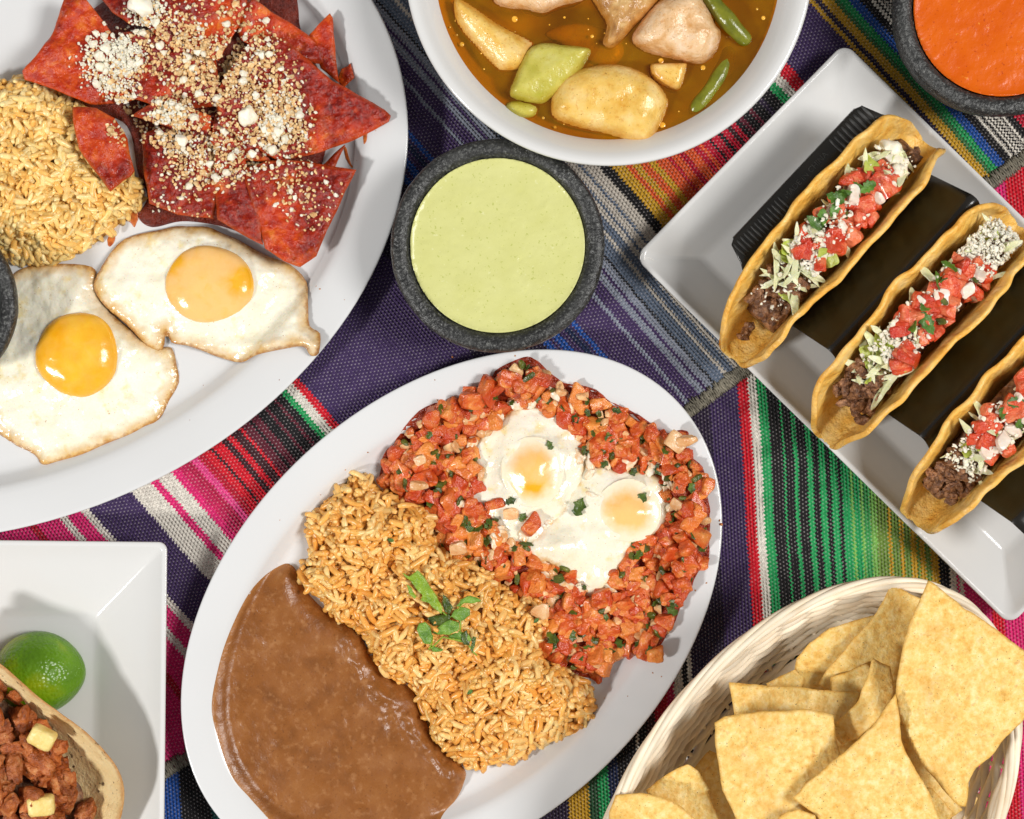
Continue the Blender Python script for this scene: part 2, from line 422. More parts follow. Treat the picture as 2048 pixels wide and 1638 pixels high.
# overlocked hem: thread loops over the edge
hp = smoothline(toa(hem), 60, closed=False)
seg = np.r_[0, np.cumsum(np.linalg.norm(np.diff(hp, axis=0), axis=1))]
loops = []; s0 = 0.0
while s0 < seg[-1]:
    x = np.interp(s0, seg, hp[:, 0]); y = np.interp(s0, seg, hp[:, 1]); x2 = np.interp(s0 + 2, seg, hp[:, 0]); y2 = np.interp(s0 + 2, seg, hp[:, 1])
    if -1100 < x < 1100:
        t = np.array([x2 - x, y2 - y]); t /= np.linalg.norm(t) + 1e-9; nn = np.array([t[1], -t[0]])
        if nn[1] > 0: nn = -nn
        L = 21 + rng.normal() * 3
        for sl in (0.25, -0.2):
            pts = []
            for q in np.linspace(0, 1, 6):
                o = -nn * L * (1 - q) + nn * (3.5 + rng.random() * 2) * q + t * (sl * L * (q - 0.5) + rng.normal() * 0.5)
                pts.append((x + o[0], y + o[1], 5.5 + 3.2 * math.sin(min(1, q * 1.02) * math.pi) + rng.random() * 0.8 - 3.5 * max(0, q - 0.8) * 5 * 0.6))
            loops.append(tube(pts, 1.9, 5))
        for _ in range(1):
            a = nn * (4 + rng.random() * 7) + t * rng.normal() * 5
            loops.append(tube([(x, y, 3.5), (x + a[0] * .6, y + a[1] * .6, 3 + rng.random() * 3), (x + a[0], y + a[1], 1.5 + rng.random() * 2)], 0.55, 3))
    s0 += 4.6
V, F, A = join(loops)
tag(add('hem_stitching', V, F, simple('hem_thread', [(0.3, lin(84, 80, 70)), (0.7, lin(150, 144, 128))], 10, 3, 0.8, var=0.5, spec=0.2), clb, attrs={'rnd': A}), kind='stuff')

# ------------------------------------------------------------------ crockery
class Platter:
    def __init__(s, name, c, a, b, ang, prof, zr, mat, label, n=160):
        s.x, s.y = to(*c, zr); k = kf(zr); s.a, s.b, s.ang, s.prof = a * k, b * k, ang, prof
        V = []; F = []; t = np.arange(n) * 2 * math.pi / n; ca, sa = math.cos(ang), math.sin(ang)
        for dd, z in prof:
            x = (s.a - dd) * np.cos(t); y = (s.b - dd) * np.sin(t)
            V.append(np.c_[s.x + x * ca - y * sa, s.y + x * sa + y * ca, np.full(n, z)])
        V = np.concatenate(V); m = len(prof)
        for i in range(m - 1):
            for j in range(n): F.append((i * n + j, i * n + (j + 1) % n, (i + 1) * n + (j + 1) % n, (i + 1) * n + j))
        F.append(tuple(range(n))[::-1]); F.append(tuple((m - 1) * n + j for j in range(n)))
        s.o = tag(add(name, V, F, mat), label, 'platter', 'white oval platters'); s.V, s.F = V, F
        i0 = max(range(m), key=lambda i: prof[i][1]); s.ti = np.array([p[0] for p in prof[i0:]]); s.tz = np.array([p[1] for p in prof[i0:]])
    def z(s, x, y):
        ca, sa = math.cos(s.ang), math.sin(s.ang); dx = np.asarray(x) - s.x; dy = np.asarray(y) - s.y
        p = dx * ca + dy * sa; q = -dx * sa + dy * ca; lo = np.full(np.shape(p), -60.0); hi = np.full(np.shape(p), s.b - 2.0)
        for _ in range(22):
            mid = (lo + hi) / 2; f = (p / (s.a - mid)) ** 2 + (q / (s.b - mid)) ** 2 > 1
            hi = np.where(f, mid, hi); lo = np.where(f, lo, mid)
        return np.interp(lo, s.ti, s.tz)
def platter_prof(rim, zr):
    pr = [(rim + 70, 6.5), (rim + 58, 6.2), (rim + 50, 9), (rim + 20, 16), (rim * 0.6, zr * 0.55), (12, zr - 16), (4, zr - 9), (1, zr - 5.5), (0, zr - 2.5), (1.2, zr - 0.6), (4, zr), (9, zr - 0.5)]
    pr += [(rim * 0.55, zr - 6), (rim * 0.86, zr - 11), (rim, zr - 15), (rim + 10, zr - 22), (rim + 26, 24), (rim + 40, 17.5), (rim + 56, 15), (rim + 90, 14.2), (rim + 190, 14)]
    return pr
PC = Platter('oval_platter', (903, 1227), 620, 434, math.atan2(0.681, 0.732), platter_prof(70, 72), 72, MAT['melamine'], 'white oval platter holding beans, rice and eggs in tomato salsa')
PL = Platter('oval_platter', (-54, 382), 890, 676, math.atan2(0.323, 0.946), platter_prof(82, 74), 74, MAT['melamine'], 'large white oval platter of red chilaquiles, rice and two fried eggs')

def rect_plate(name, c, hw, hh, ang, zr, ins, rad, label, base=13.0, lip=4.0):
    x0, y0 = to(*c, zr); k = kf(zr); hw *= k; hh *= k; m = 10; V = []; F = []
    prof = [(ins + 25, 6.4), (ins + 6, 6.2), (ins, 8.5), (10, zr - 14), (2, zr - 6), (0, zr - 3.5), (0.5, zr - 1.2), (2, zr), (lip + 3, zr + 0.3), (lip + 6, zr - 1), (lip + 9, zr - 4)]
    prof += [(lip + 9 + (ins - lip - 9) * t, zr - 4 - (zr - 4 - base - 3) * t ** 0.9) for t in (0.25, 0.5, 0.75, 0.93)] + [(ins + 3, base + 1.2), (ins + 12, base + 0.3), (ins + 26, base)]
    n = 0
    for dd, z in prof:
        w, h = hw - dd, hh - dd; r = max(rad - dd * 0.35, 7.0); ring = []
        for sx, sy, a0 in ((1, 1, 0), (-1, 1, 90), (-1, -1, 180), (1, -1, 270)):
            for t in range(m + 1):
                a = math.radians(a0 + 90 * t / m); ring.append((sx * (w - r) + r * math.cos(a), sy * (h - r) + r * math.sin(a)))
        R = []
        for i in range(len(ring)):                       # straight runs need points too
            p, q = ring[i], ring[(i + 1) % len(ring)]; R.append(p)
            if i % (m + 1) == m:
                for t in range(1, 14): R.append((p[0] + (q[0] - p[0]) * t / 14, p[1] + (q[1] - p[1]) * t / 14))
        R = np.array(R); n = len(R); ca, sa = math.cos(ang), math.sin(ang)
        V.append(np.c_[x0 + R[:, 0] * ca - R[:, 1] * sa, y0 + R[:, 0] * sa + R[:, 1] * ca, np.full(n, z)])
    V = np.concatenate(V); mm = len(prof)
    for i in range(mm - 1):
        for j in range(n): F.append((i * n + j, i * n + (j + 1) % n, (i + 1) * n + (j + 1) % n, (i + 1) * n + j))
    F.append(tuple(range(n))[::-1]); F.append(tuple((mm - 1) * n + j for j in range(n)))
    return tag(add(name, V, F, MAT['porcelain']), label, 'plate', 'white angular plates'), bvh(V, F)
TP, TPB = rect_plate('rectangular_plate', (1855, 668), 527, 301, -math.atan2(737, 752), 62, 95, 26, 'white rectangular plate under the black rack of crisp tacos')
SP, SPB = rect_plate('square_plate', (-52, 1462), 382, 382, math.radians(-0.6), 92, 150, 17, 'white square plate holding a lime and a pork taco')

def bowl(name, c, zr, prof, mat, label, cat, n=128, group=None):
    x, y = to(*c, zr)
    t = thing(name, (x, y, 5), label, cat, group)
    V, F = lathe(prof, n, x, y)
    return t, V, F, x, y
# soup bowl
x, y = 182.0, 842.0
sprof = [(150, 7), (165, 6), (172, 9), (176, 20), (215, 32), (300, 95), (355, 165), (376, 212), (382, 224), (384, 229), (382, 233), (376, 234), (367, 231), (358, 224), (345, 212), (322, 180), (285, 110), (210, 50), (100, 36), (20, 34)]
V, F = lathe(sprof, 160, x, y)
SBW = tag(add('soup_bowl', V, F, MAT['porcelain'], origin=(x, y, 5)), 'round white bowl of golden chicken and vegetable soup', 'bowl')
SOUP = (x, y)
def molcajete(c, R, zr, label, feet=True):
    x, y = to(*c, zr); R = R * kf(zr)
    t = thing('stone_bowl', (x, y, 5), label, 'bowl', 'small black stone salsa bowls')
    pr = [(R * .45, 24), (R * .62, 28), (R * .84, 70), (R * .96, 120), (R * .995, zr - 26), (R, zr - 14), (R * .99, zr - 6), (R * .965, zr - 1), (R * .93, zr + 1), (R * .885, zr), (R * .85, zr - 4), (R * .825, zr - 12), (R * .8, zr - 30), (R * .7, zr - 85), (R * .4, 50), (R * .1, 44)]
    V, F = lathe(pr, 140, x, y)
    rad = np.hypot(V[:, 0] - x, V[:, 1] - y); f = 1 + 0.006 * fbm(V[:, 0] / 45, V[:, 1] / 45, V[:, 2] / 45, seed=int(abs(x))) + 0.004 * fbm(V[:, 0] / 12, V[:, 1] / 12, V[:, 2] / 12, seed=3)
    V[:, 0] = x + (V[:, 0] - x) * f; V[:, 1] = y + (V[:, 1] - y) * f; V[:, 2] += 1.2 * fbm(V[:, 0] / 25, V[:, 1] / 25, seed=9)
    add('bowl_body', V, F, MAT['stone'], t)
    for i in range(3):
        a = i * 2.094 + 0.5; cv, cf = chunk(24, 24, 18, 2, 2.6, 0.08, 1.5, i); add('foot', cv + [x + R * .5 * math.cos(a), y + R * .5 * math.sin(a), 20], cf, MAT['stone'], t)
    return x, y, R
GB = molcajete((995, 490), 215, 190, 'black stone bowl of pale green salsa in the middle')
OB = molcajete((2005, 15), 216, 190, 'black stone bowl of orange salsa at the upper right corner')
# hairline scratch on the left corner of the rectangular plate
def on_plate(px, py):
    X, Y = to(px, py, 55); h = TPB.ray_cast(Vector((X, Y, 500.0)), Vector((0, 0, -1))); return (X, Y, (h[0].z if h[0] is not None else 60.0) + .25)
V, F = tube(smoothline([on_plate(a, b) for a, b in [(1280, 520), (1281, 511), (1287, 506), (1290, 514), (1286, 521), (1292, 516), (1300, 517), (1308, 521)]], 5, False), .7, 5)
add('scratch_mark', V, F, simple('scratch_white', [(0, lin(238, 236, 232))], rough=.5), TP)
# ------------------------------------------------------------------ sauces in the bowls
def sauce(name, b, zr, mat, label, lumps, seed):
    x, y, R = b; r = R * .815
    t = np.linspace(0, 2 * math.pi, 96, endpoint=False); poly = np.c_[x + r * np.cos(t), y + r * np.sin(t)]
    P, F, d = gridmesh(poly, 5.0)
    z = zr - 14 + 4.0 * np.exp(-d / 5.0) + 1.6 * fbm(P[:, 0] / 60, P[:, 1] / 60, seed=seed) + lumps * fbm(P[:, 0] / 9, P[:, 1] / 9, seed=seed + 3) ** 3 * 9
    V, FF = close_sheet(P, F, z, np.full(len(P), zr - 60.0) - 0)
    # taper the underside inside the bowl
    nb = len(P); V[nb:, 0] = x + (V[nb:, 0] - x) * .8; V[nb:, 1] = y + (V[nb:, 1] - y) * .8
    return tag(add(name, V, FF, mat), label, 'salsa')
def sauce_mat(name, a, b, fleck, fl2, seed, rough=0.24):
    n = N(name)
    c = n.ramp(n.noise(55, 4), [(0.3, a), (0.7, b)])
    f = n.ramp(n.noise(8, 2), [(0.66, (0, 0, 0, 1)), (0.76, (0.6, 0.6, 0.6, 1))]); c = n.mix(f, c, fleck)
    f = n.ramp(n.noise(6, 2, w=seed + 7.7), [(0.63, (0, 0, 0, 1)), (0.70, (0.7, 0.7, 0.7, 1))]); c = n.mix(f, c, fl2)
    n.bump([(n.noise(30, 3), 0.6), (n.noise(10, 3), 0.14)])
    return n.end(c, rough, 0.0, 8.0, 0.3)
sauce('green_salsa', GB, 190, sauce_mat('green_sauce', lin(200, 200, 128), lin(207, 207, 140), lin(220, 220, 168), lin(168, 174, 88), 1), 'smooth pale green creamy salsa filling the middle stone bowl', 0.7, 4)
sauce('orange_salsa', OB, 190, sauce_mat('orange_sauce', lin(202, 84, 2), lin(212, 96, 6), lin(232, 158, 56), lin(160, 52, 10), 2), 'bright orange seedy salsa filling the corner stone bowl', 0.3, 9)
# bowl standing on the left platter, cut by the frame
xb, yb = to(-151, 608, 150)
molc = molcajete((-151, 608), 182, 150, 'black stone bowl on the left platter beside the fried eggs')

# ------------------------------------------------------------------ soup
x, y = SOUP
def broth_mat():
    n = N('golden_broth')
    for l in list(n.t.links): n.t.links.remove(l)
    out = n.n['Material Output']
    f = n.noise(60, 4, dist=0.8)
    tr = n.new('ShaderNodeBsdfTransparent'); n.put(tr.inputs[0], lin(247, 180, 48))
    df = n.new('ShaderNodeBsdfDiffuse'); n.put(df.inputs[0], n.ramp(f, [(0.3, lin(198, 126, 6)), (0.7, lin(226, 162, 20))]))
    m1 = n.new('ShaderNodeMixShader'); n.put(m1.inputs[0], n.ramp(n.noise(110, 3), [(0.3, (0.10, 0.10, 0.10, 1)), (0.7, (0.28, 0.28, 0.28, 1))])); n.put(m1.inputs[1], tr.outputs[0]); n.put(m1.inputs[2], df.outputs[0])
    gl = n.new('ShaderNodeBsdfGlossy'); gl.inputs['Roughness'].default_value = 0.03
    bp = n.new('ShaderNodeBump'); bp.inputs['Distance'].default_value = 1.3 * S; n.put(bp.inputs['Height'], n.noise(26, 2)); n.put(gl.inputs['Normal'], bp.outputs[0])
    fr = n.new('ShaderNodeFresnel'); fr.inputs[0].default_value = 1.36; n.put(fr.inputs['Normal'], bp.outputs[0])
    m2 = n.new('ShaderNodeMixShader'); n.put(m2.inputs[0], fr.outputs[0]); n.put(m2.inputs[1], m1.outputs[0]); n.put(m2.inputs[2], gl.outputs[0])
    n.put(out.inputs['Surface'], m2.outputs[0]); return n.m
MAT['broth'] = broth_mat()
t = np.linspace(0, 2 * math.pi, 140, endpoint=False); ZB = 186.0; rb = 329.0
poly = np.c_[x + rb * np.cos(t), y + rb * np.sin(t)]
P, F, d = gridmesh(poly, 7.0)
BRO = add('soup_broth', np.c_[P, ZB + 3.5 * np.exp(-d / 4.0)], F, MAT['broth']); tag(BRO, 'golden brown soup broth filling the round white bowl', 'broth')
def soup_piece(name, pts, H, w, mat, label, cat, sub=14, nz=3.0, ns=22, seed=0, h=215, sm=5, step=5.0, extra=None):
    poly = toa(smoothline(pts, sm), h)
    V, F, d = dome(poly, step, ZB - sub, H, w, nz, ns, seed, 45.0, extra)
    n = len(V) // 2; c = V[n:, :2].mean(0); V[n:, :2] = c + (V[n:, :2] - c) * 0.85
    return tag(add(name, V, F, mat, attrs={'d': d}), label, cat, 'pieces of food in the soup')
def soup_mat(name, cols, size, bumps, dist=0.0, rough=.24, am=lin(196, 124, 24)):
    n = N(name)
    c = n.ramp(n.noise(size, 5, dist=dist), cols)
    e = n.math('ADD', n.attr('d'), n.math('MULTIPLY', n.math('SUBTRACT', n.noise(16, 4), .5), 24.0))
    c = n.mix(n.math('MULTIPLY', n.math('SUBTRACT', 1.0, n.math('DIVIDE', e, 15.0), clamp=True), .7), c, am)
    c = n.mix(n.ramp(n.noise(8, 4, w=2.0), [(0.56, (0, 0, 0, 1)), (0.72, (.5, .5, .5, 1))]), c, am)
    c = n.mix(n.ramp(n.noise(3, 1, w=6.0), [(0.69, (0, 0, 0, 1)), (0.73, (.7, .7, .7, 1))]), c, lin(130, 84, 16))
    n.bump([(n.noise(z, 4), h) for z, h in bumps])
    return n.end(c, rough, .15, 7)
MAT['potato'] = soup_mat('boiled_potato', [(0.3, lin(212, 156, 52)), (0.48, lin(228, 188, 98)), (0.7, lin(238, 210, 144))], 46, [(30, 1.6), (7, .28)])
MAT['chicken'] = soup_mat('boiled_chicken', [(0.3, lin(200, 144, 80)), (0.48, lin(226, 188, 142)), (0.7, lin(238, 214, 186))], 54, [(22, 1.9), (6, .35)], 1.2)
MAT['skin'] = soup_mat('chicken_bone_end', [(0.3, lin(150, 104, 62)), (0.5, lin(190, 144, 86)), (0.7, lin(216, 180, 124))], 40, [(20, 2.0)], 1.5)
MAT['squash'] = soup_mat('boiled_squash', [(0.3, lin(170, 162, 50)), (0.5, lin(198, 188, 90)), (0.7, lin(212, 206, 128))], 50, [(20, .9), (6, .2)], am=lin(172, 150, 34))
MAT['gbean'] = simple('green_bean_skin', [(0.3, lin(92, 98, 20)), (0.7, lin(132, 134, 36))], 30, 3, 0.25, [(20, 1.0)], 0.2, 6)
def ridge(ax, ay, bx, by, h, amp, w):
    (ax, ay), (bx, by) = to(ax, ay, h), to(bx, by, h); dx, dy = bx - ax, by - ay; L = math.hypot(dx, dy); nx, ny = -dy / L, dx / L
    return lambda X, Y, dd: -amp * np.clip(np.abs((X - ax) * nx + (Y - ay) * ny) / w, 0, 1.5) * np.clip(dd / 8, 0, 1)
soup_piece('potato_wedge', [(905, -6), (925, -8), (1000, 42), (1062, 74), (1066, 84), (1050, 118), (1036, 134), (1008, 138), (990, 130), (946, 84), (912, 40)], 34, 20, MAT['potato'], 'pointed yellow potato wedge near the left side of the soup', 'potato', 10, 2.5, 30, 1, extra=ridge(915, 5, 1040, 118, 215, 16, 45))
soup_piece('squash_piece', [(1020, 188), (1028, 152), (1052, 98), (1082, 80), (1130, 84), (1176, 90), (1182, 104), (1152, 150), (1096, 198), (1068, 203)], 40, 15, MAT['squash'], 'pale green squash chunk beside the potato wedge in the soup', 'squash', 8, 1.2, 40, 2, extra=ridge(1034, 178, 1172, 94, 215, 10, 40))
soup_piece('squash_piece', [(1008, 212), (1016, 200), (1040, 198), (1070, 206), (1077, 218), (1066, 232), (1040, 236), (1020, 226)], 20, 14, MAT['squash'], 'small pale squash end floating at the lower edge of the soup', 'squash', 8, 1.0, 20, 3, 205)
soup_piece('chicken_piece', [(1100, 205), (1108, 176), (1130, 146), (1180, 126), (1236, 122), (1280, 134), (1316, 158), (1338, 188), (1338, 214), (1316, 262), (1296, 282), (1262, 280), (1210, 264), (1150, 250), (1108, 232)], 52, 46, MAT['potato'], 'large rounded pale yellow chunk lowest in the soup', 'chicken', 12, 6.0, 40, 4)
soup_piece('potato_cube', [(1300, 128), (1312, 122), (1370, 122), (1376, 130), (1366, 168), (1352, 178), (1322, 166), (1304, 150)], 28, 11, MAT['potato'], 'small pale potato cube right of the large chunk in the soup', 'potato', 8, 1.0, 30, 5, 205)
soup_piece('chicken_piece', [(1264, 74), (1278, 44), (1300, 14), (1330, -12), (1390, -24), (1420, 10), (1436, 44), (1446, 58), (1440, 92), (1420, 116), (1396, 124), (1340, 112), (1290, 98)], 58, 44, MAT['chicken'], 'pale pink chicken meat chunk in the upper right of the soup', 'chicken', 10, 5.0, 30, 6)
soup_piece('chicken_bone', [(1180, -30), (1260, -36), (1322, -16), (1300, 20), (1270, 48), (1246, 76), (1222, 92), (1206, 80), (1214, 44), (1196, 12)], 42, 24, MAT['skin'], 'brownish chicken bone end with skin at the top of the soup', 'chicken', 10, 9.0, 24, 7)
soup_piece('chicken_piece', [(990, -40), (1170, -40), (1172, -8), (1120, 8), (1086, 22), (1050, 14), (1008, 10), (984, -6)], 36, 26, MAT['chicken'], 'ragged pale chicken piece cut by the top frame edge', 'chicken', 10, 7.0, 20, 8)
soup_piece('squash_piece', [(1090, 60), (1150, 40), (1230, 60), (1250, 100), (1220, 130), (1180, 116), (1120, 80)], 10, 30, MAT['squash'], 'translucent sunken squash slice in the middle of the soup', 'squash', 22, 2.0, 30, 9, 195)
def bean(pts, r, label):
    p = smoothline(pts, 8, False); n = len(p); rr = r * np.sqrt(np.clip(1 - np.abs(np.linspace(-1.02, 1.02, n)) ** 6, 0.08, 1)) * (1 + 0.08 * np.sin(np.linspace(0, 14, n)))
    V, F = tube(p, rr, 12); tag(add('green_bean', V, F, MAT['gbean']), label, 'green bean', 'pieces of food in the soup')
bean([(*to(1408, -30, 205), 190), (*to(1432, 10, 205), 198), (*to(1465, 50, 205), 198), (*to(1500, 84, 205), 190)], 17, 'thick green bean near the right side of the soup')
bean([(*to(1382, 226, 190), 176), (*to(1420, 180, 190), 180), (*to(1450, 130, 190), 174), (*to(1462, 90, 190), 168)], 15, 'dark green bean half sunk at the lower right of the soup')

# floating fat droplets and flecks
dr = []
for i in range(150):
    a = rng.random() * 6.283; r_ = 320 * math.sqrt(rng.random()); s_ = 1.5 + 5 * rng.random() ** 3
    if rng.random() < .3: r_ = 300 + 22 * rng.random()
    V, F = chunk(s_, s_, .9, 2, 2.2, .08, 1, i); dr.append((V + [SOUP[0] + r_ * math.cos(a), SOUP[1] + r_ * math.sin(a), ZB + .3], F))
V, F, A = join(dr)
tag(add('fat_droplets', V, F, simple('soup_fat', [(0.3, lin(206, 140, 24)), (0.7, lin(232, 180, 70))], 10, 2, .08, var=.4), BRO, attrs={'rnd': A}), kind='stuff')

# ------------------------------------------------------------------ rice
def grain_mesh(name, seed, mat):
    r = np.random.default_rng(seed); n = 7; L = 20.5 * (0.85 + .3 * r.random()); pts = []
    bend = (r.random() - .5) * 12
    tt = np.linspace(-1, 1, 7)
    for q in tt: pts.append((L * q, bend * (1 - q * q), 0))
    rad = 5.9 * np.sqrt(np.clip(1 - np.abs(tt) ** 7.0, 0.28, 1)) * (1 + .12 * (r.random(7) - .5))
    V, F = tube(pts, rad, n); V[:, 2] *= 0.86
    V = V + 0.35 * (r.random(V.shape) - .5)
    return V, F
MAT['rice'] = None
def rice_mat(name, a, b, c):
    n = N(name)
    co = n.ramp(n.rand(), [(0.0, a), (0.5, b), (1.0, c)])
    f = n.ramp(n.noise(10, 3), [(0.35, (0.9, 0.84, 0.72, 1)), (0.62, (1.05, 1.05, 1.05, 1))]); co = n.mix(1.0, co, f, 'MULTIPLY')
    sp = n.ramp(n.noise(2.2, 1), [(0.68, (0, 0, 0, 1)), (0.73, (0.6, 0.6, 0.6, 1))]); co = n.mix(sp, co, lin(110, 62, 22))
    n.bump([(n.noise(9, 3), 0.25)])
    return n.end(co, 0.28, 0.25, 7.0, 0.45)
def rice_mound(pts, plat, H, w, mat, label, n, seed, h=70, dens_top=300, lump=16.0):
    poly = toa(smoothline(pts, 4), h)
    P, F, d = gridmesh(poly, 8.0)
    def hz(X, Y, dd):
        t = np.clip(dd / w, 0, 1); return plat.z(X, Y) + H * np.sqrt(1 - (1 - t) ** 2) * (1 + 0.0) + lump * fbm(X / 60, Y / 60, seed=seed, o=2) * np.clip(dd / 30, 0, 1)
    z = hz(P[:, 0], P[:, 1], d) - 9
    root = thing('rice_mound', (P[:, 0].mean(), P[:, 1].mean(), 14), label, 'rice', 'portions of orange rice')
    V, FF = close_sheet(P, F, z, plat.z(P[:, 0], P[:, 1]) + 0.4)
    add('rice_core', V, FF, mat, root)
    r = np.random.default_rng(seed)
    Q = inside(poly, n, seed); dd, _ = sdist(Q, poly)
    zb = hz(Q[:, 0], Q[:, 1], dd)
    ex = hz(Q[:, 0] + 4, Q[:, 1], sdist(Q + [4, 0], poly)[0]) - zb; ey = hz(Q[:, 0], Q[:, 1] + 4, sdist(Q + [0, 4], poly)[0]) - zb
    lay = r.random(n); zz = zb - 10 + 22 * lay
    gms = [grain_mesh('rice_grain', seed * 10 + i, mat) for i in range(6)]
    mes = [new_mesh('rice_grain', V, F, mat) for V, F in gms]
    key = lay + 0.3 * r.random(n); top = set(np.argsort(-key)[:dens_top].tolist()); rest = []
    for i in range(n):
        g = i % 6; sc_ = 0.6 + .56 * r.random() ** .6; yaw = r.random() * 6.283
        sl = math.atan((math.cos(yaw) * ex[i] + math.sin(yaw) * ey[i]) / 4.0)
        rot = (r.normal() * .5, -np.clip(sl, -1.1, 1.1) + r.normal() * .38, yaw)
        if i in top: inst('rice_grain', mes[g], root, (Q[i, 0], Q[i, 1], zz[i]), rot, sc_)
        else: rest.append(((gms[g][0] * sc_) @ rotm(*rot).T + [Q[i, 0], Q[i, 1], zz[i]], gms[g][1]))
    V, F2, A = join(rest)
    tag(add('rice_grains', V, F2, mat, root, attrs={'rnd': A}), kind='stuff')
    return poly, hz, root
RC_PTS = [(700, 960), (736, 954), (758, 981), (803, 1003), (857, 1026), (875, 1089), (920, 1120), (970, 1134), (1006, 1179), (1100, 1215), (1080, 1296), (1141, 1350), (1182, 1372), (1184, 1430), (1141, 1468), (1042, 1519), (983, 1541), (925, 1534), (871, 1489), (846, 1440), (832, 1390), (774, 1354), (747, 1332), (724, 1273), (666, 1242), (630, 1192), (603, 1174), (594, 1140), (619, 1116), (612, 1048), (646, 1008)]
RICE_C = rice_mat('orange_rice', lin(228, 158, 68), lin(240, 184, 100), lin(247, 212, 146))
rc_poly, rc_h, rc_root = rice_mound(RC_PTS, PC, 62, 85, RICE_C, 'mound of orange rice between brown beans and tomato salsa', 2900, 3, lump=24.0)
RL_PTS = [(-90, 190), (-40, 160), (10, 155), (50, 150), (80, 160), (120, 185), (160, 205), (180, 240), (220, 300), (270, 360), (275, 400), (230, 440), (180, 480), (120, 512), (50, 520), (-20, 500), (-80, 440), (-110, 300)]
RICE_L = rice_mat('yellow_rice', lin(242, 188, 100), lin(247, 208, 130), lin(251, 225, 164))
rl_poly, rl_h, rl_root = rice_mound(RL_PTS, PL, 66, 80, RICE_L, 'mound of yellow rice beside the red chilaquiles at the left', 2200, 5, lump=22.0)

# ------------------------------------------------------------------ refried beans
BN = [(562, 1131), (580, 1133), (593, 1150), (612, 1188), (656, 1231), (715, 1267), (748, 1330), (828, 1388), (848, 1440), (874, 1494), (927, 1541), (927, 1570), (911, 1604), (880, 1640), (860, 1712), (600, 1712), (545, 1642), (502, 1594), (466, 1550), (440, 1480), (426, 1413), (437, 1341), (457, 1273), (491, 1199), (524, 1156)]
poly = toa(smoothline(BN, 8), 45)
def bz(X, Y, d):
    px = X / kf(45) + CX; py = CY - Y / kf(45)
    zp = PC.z(X, Y); z = zp + (2.0 + 9 * np.log1p(np.exp((43 - zp) / 9))) * (1 - np.exp(-d / 15.0)) + 2.2 * fbm(X / 75, Y / 75, seed=2) * np.clip(d / 30, 0, 1)
    # ridged folds along the rice
    s = ((px - 600) * .62 + (py - 1180) * .78); q = (-(px - 600) * .78 + (py - 1180) * .62)
    rid = np.exp(-((q + 8 + 14 * np.sin(s / 60)) / 26) ** 2) * np.clip((s - 60) / 80, 0, 1)
    z = z + rid * (10 + 14 * fbm(s / 26, q / 14, seed=6, o=4)) + 1.3 * fbm(X / 16, Y / 16, seed=12, o=3) * np.clip(d / 12, 0, 1)
    return z
P, F, d = gridmesh(poly, 4.0)
V, FF = close_sheet(P, F, bz(P[:, 0], P[:, 1], d), PC.z(P[:, 0], P[:, 1]) + .3)
def beans_mat():
    n = N('refried_beans')
    c = n.ramp(n.noise(45, 5), [(0.3, lin(118, 69, 26)), (0.5, lin(137, 83, 36)), (0.72, lin(150, 97, 50))])
    c = n.mix(n.ramp(n.noise(14, 3), [(0.54, (0, 0, 0, 1)), (0.7, (0.6, 0.6, 0.6, 1))]), c, lin(170, 120, 76))
    c = n.mix(n.ramp(n.noise(5, 2), [(0.62, (0, 0, 0, 1)), (0.7, (0.5, 0.5, 0.5, 1))]), c, lin(92, 52, 26))
    c = n.mix(n.ramp(n.attr('d'), [(0.0, (0.75, 0.75, 0.75, 1)), (1.0, (0, 0, 0, 1))]), c, lin(176, 118, 62))
    n.bump([(n.noise(70, 3), 1.0), (n.noise(16, 4), .35), (n.noise(4.5, 3), 0.22)])
    return n.end(c, n.ramp(n.noise(50, 3), [(0.3, (0.24, 0.24, 0.24, 1)), (0.7, (0.42, 0.42, 0.42, 1))]), 0.08, 4.0, 0.45)
tag(add('refried_beans', V, FF, beans_mat(), attrs={'d': np.clip(np.r_[d, d] / 10, 0, 1)}), 'smooth pool of brown refried beans on the oval platter', 'beans')
cv, cf = chunk(4.5, 3, 3, 2, 3, .2, 2, 3); xq, yq = to(490, 1342, 40)
tag(add('cheese_crumb', cv + [xq, yq, 40], cf, simple('crumb_white', [(0, lin(240, 232, 212))], rough=.6)), 'single white crumb lying on the brown beans', 'crumb')

# tiny specks of food on the white rims
def specks(plat, pts, mat, label):
    out = []
    for i, (px, py, s_) in enumerate(pts):
        X, Y = to(px, py, 60); V, F = chunk(s_, s_ * .7, s_ * .35, 1, 2.4, .4, 2, i); out.append((V @ rotm(0, 0, i * 1.3).T + [X, Y, float(plat.z(X, Y)) + s_ * .2], F))
    V, F, A = join(out); tag(add('food_specks', V, F, mat, attrs={'rnd': A}), label, 'specks', kind='stuff')
SPK = simple('speck', [(0.3, lin(150, 76, 24)), (0.7, lin(206, 140, 70))], 6, 2, .4, var=.5)
specks(PC, [(1441, 1048, 4), (1438, 1040, 2.5), (1305, 1345, 2), (1322, 1352, 1.5), (905, 714, 2.5), (875, 800, 2), (1030, 712, 2), (735, 905, 2), (690, 940, 1.6), (1390, 1180, 2), (1412, 1165, 2), (716, 1000, 1.6), (640, 990, 1.4), (560, 1040, 1.2), (1210, 1400, 1.6), (1255, 1392, 1.3), (870, 760, 1.3)], SPK, 'tiny orange food specks on the rim of the bean platter')
specks(PL, [(640, 578, 2), (632, 572, 1.2), (752, 262, 1.3), (744, 258, 1), (250, 415, 2.2), (246, 404, 1.4), (262, 404, 1.6), (240, 398, 1.2), (230, 412, 1.4), (700, 330, 1.4), (712, 318, 1.2), (400, 770, 1.1), (380, 840, 1), (560, 760, 1.3), (690, 600, 1)], SPK, 'tiny orange food specks on the chilaquiles platter')
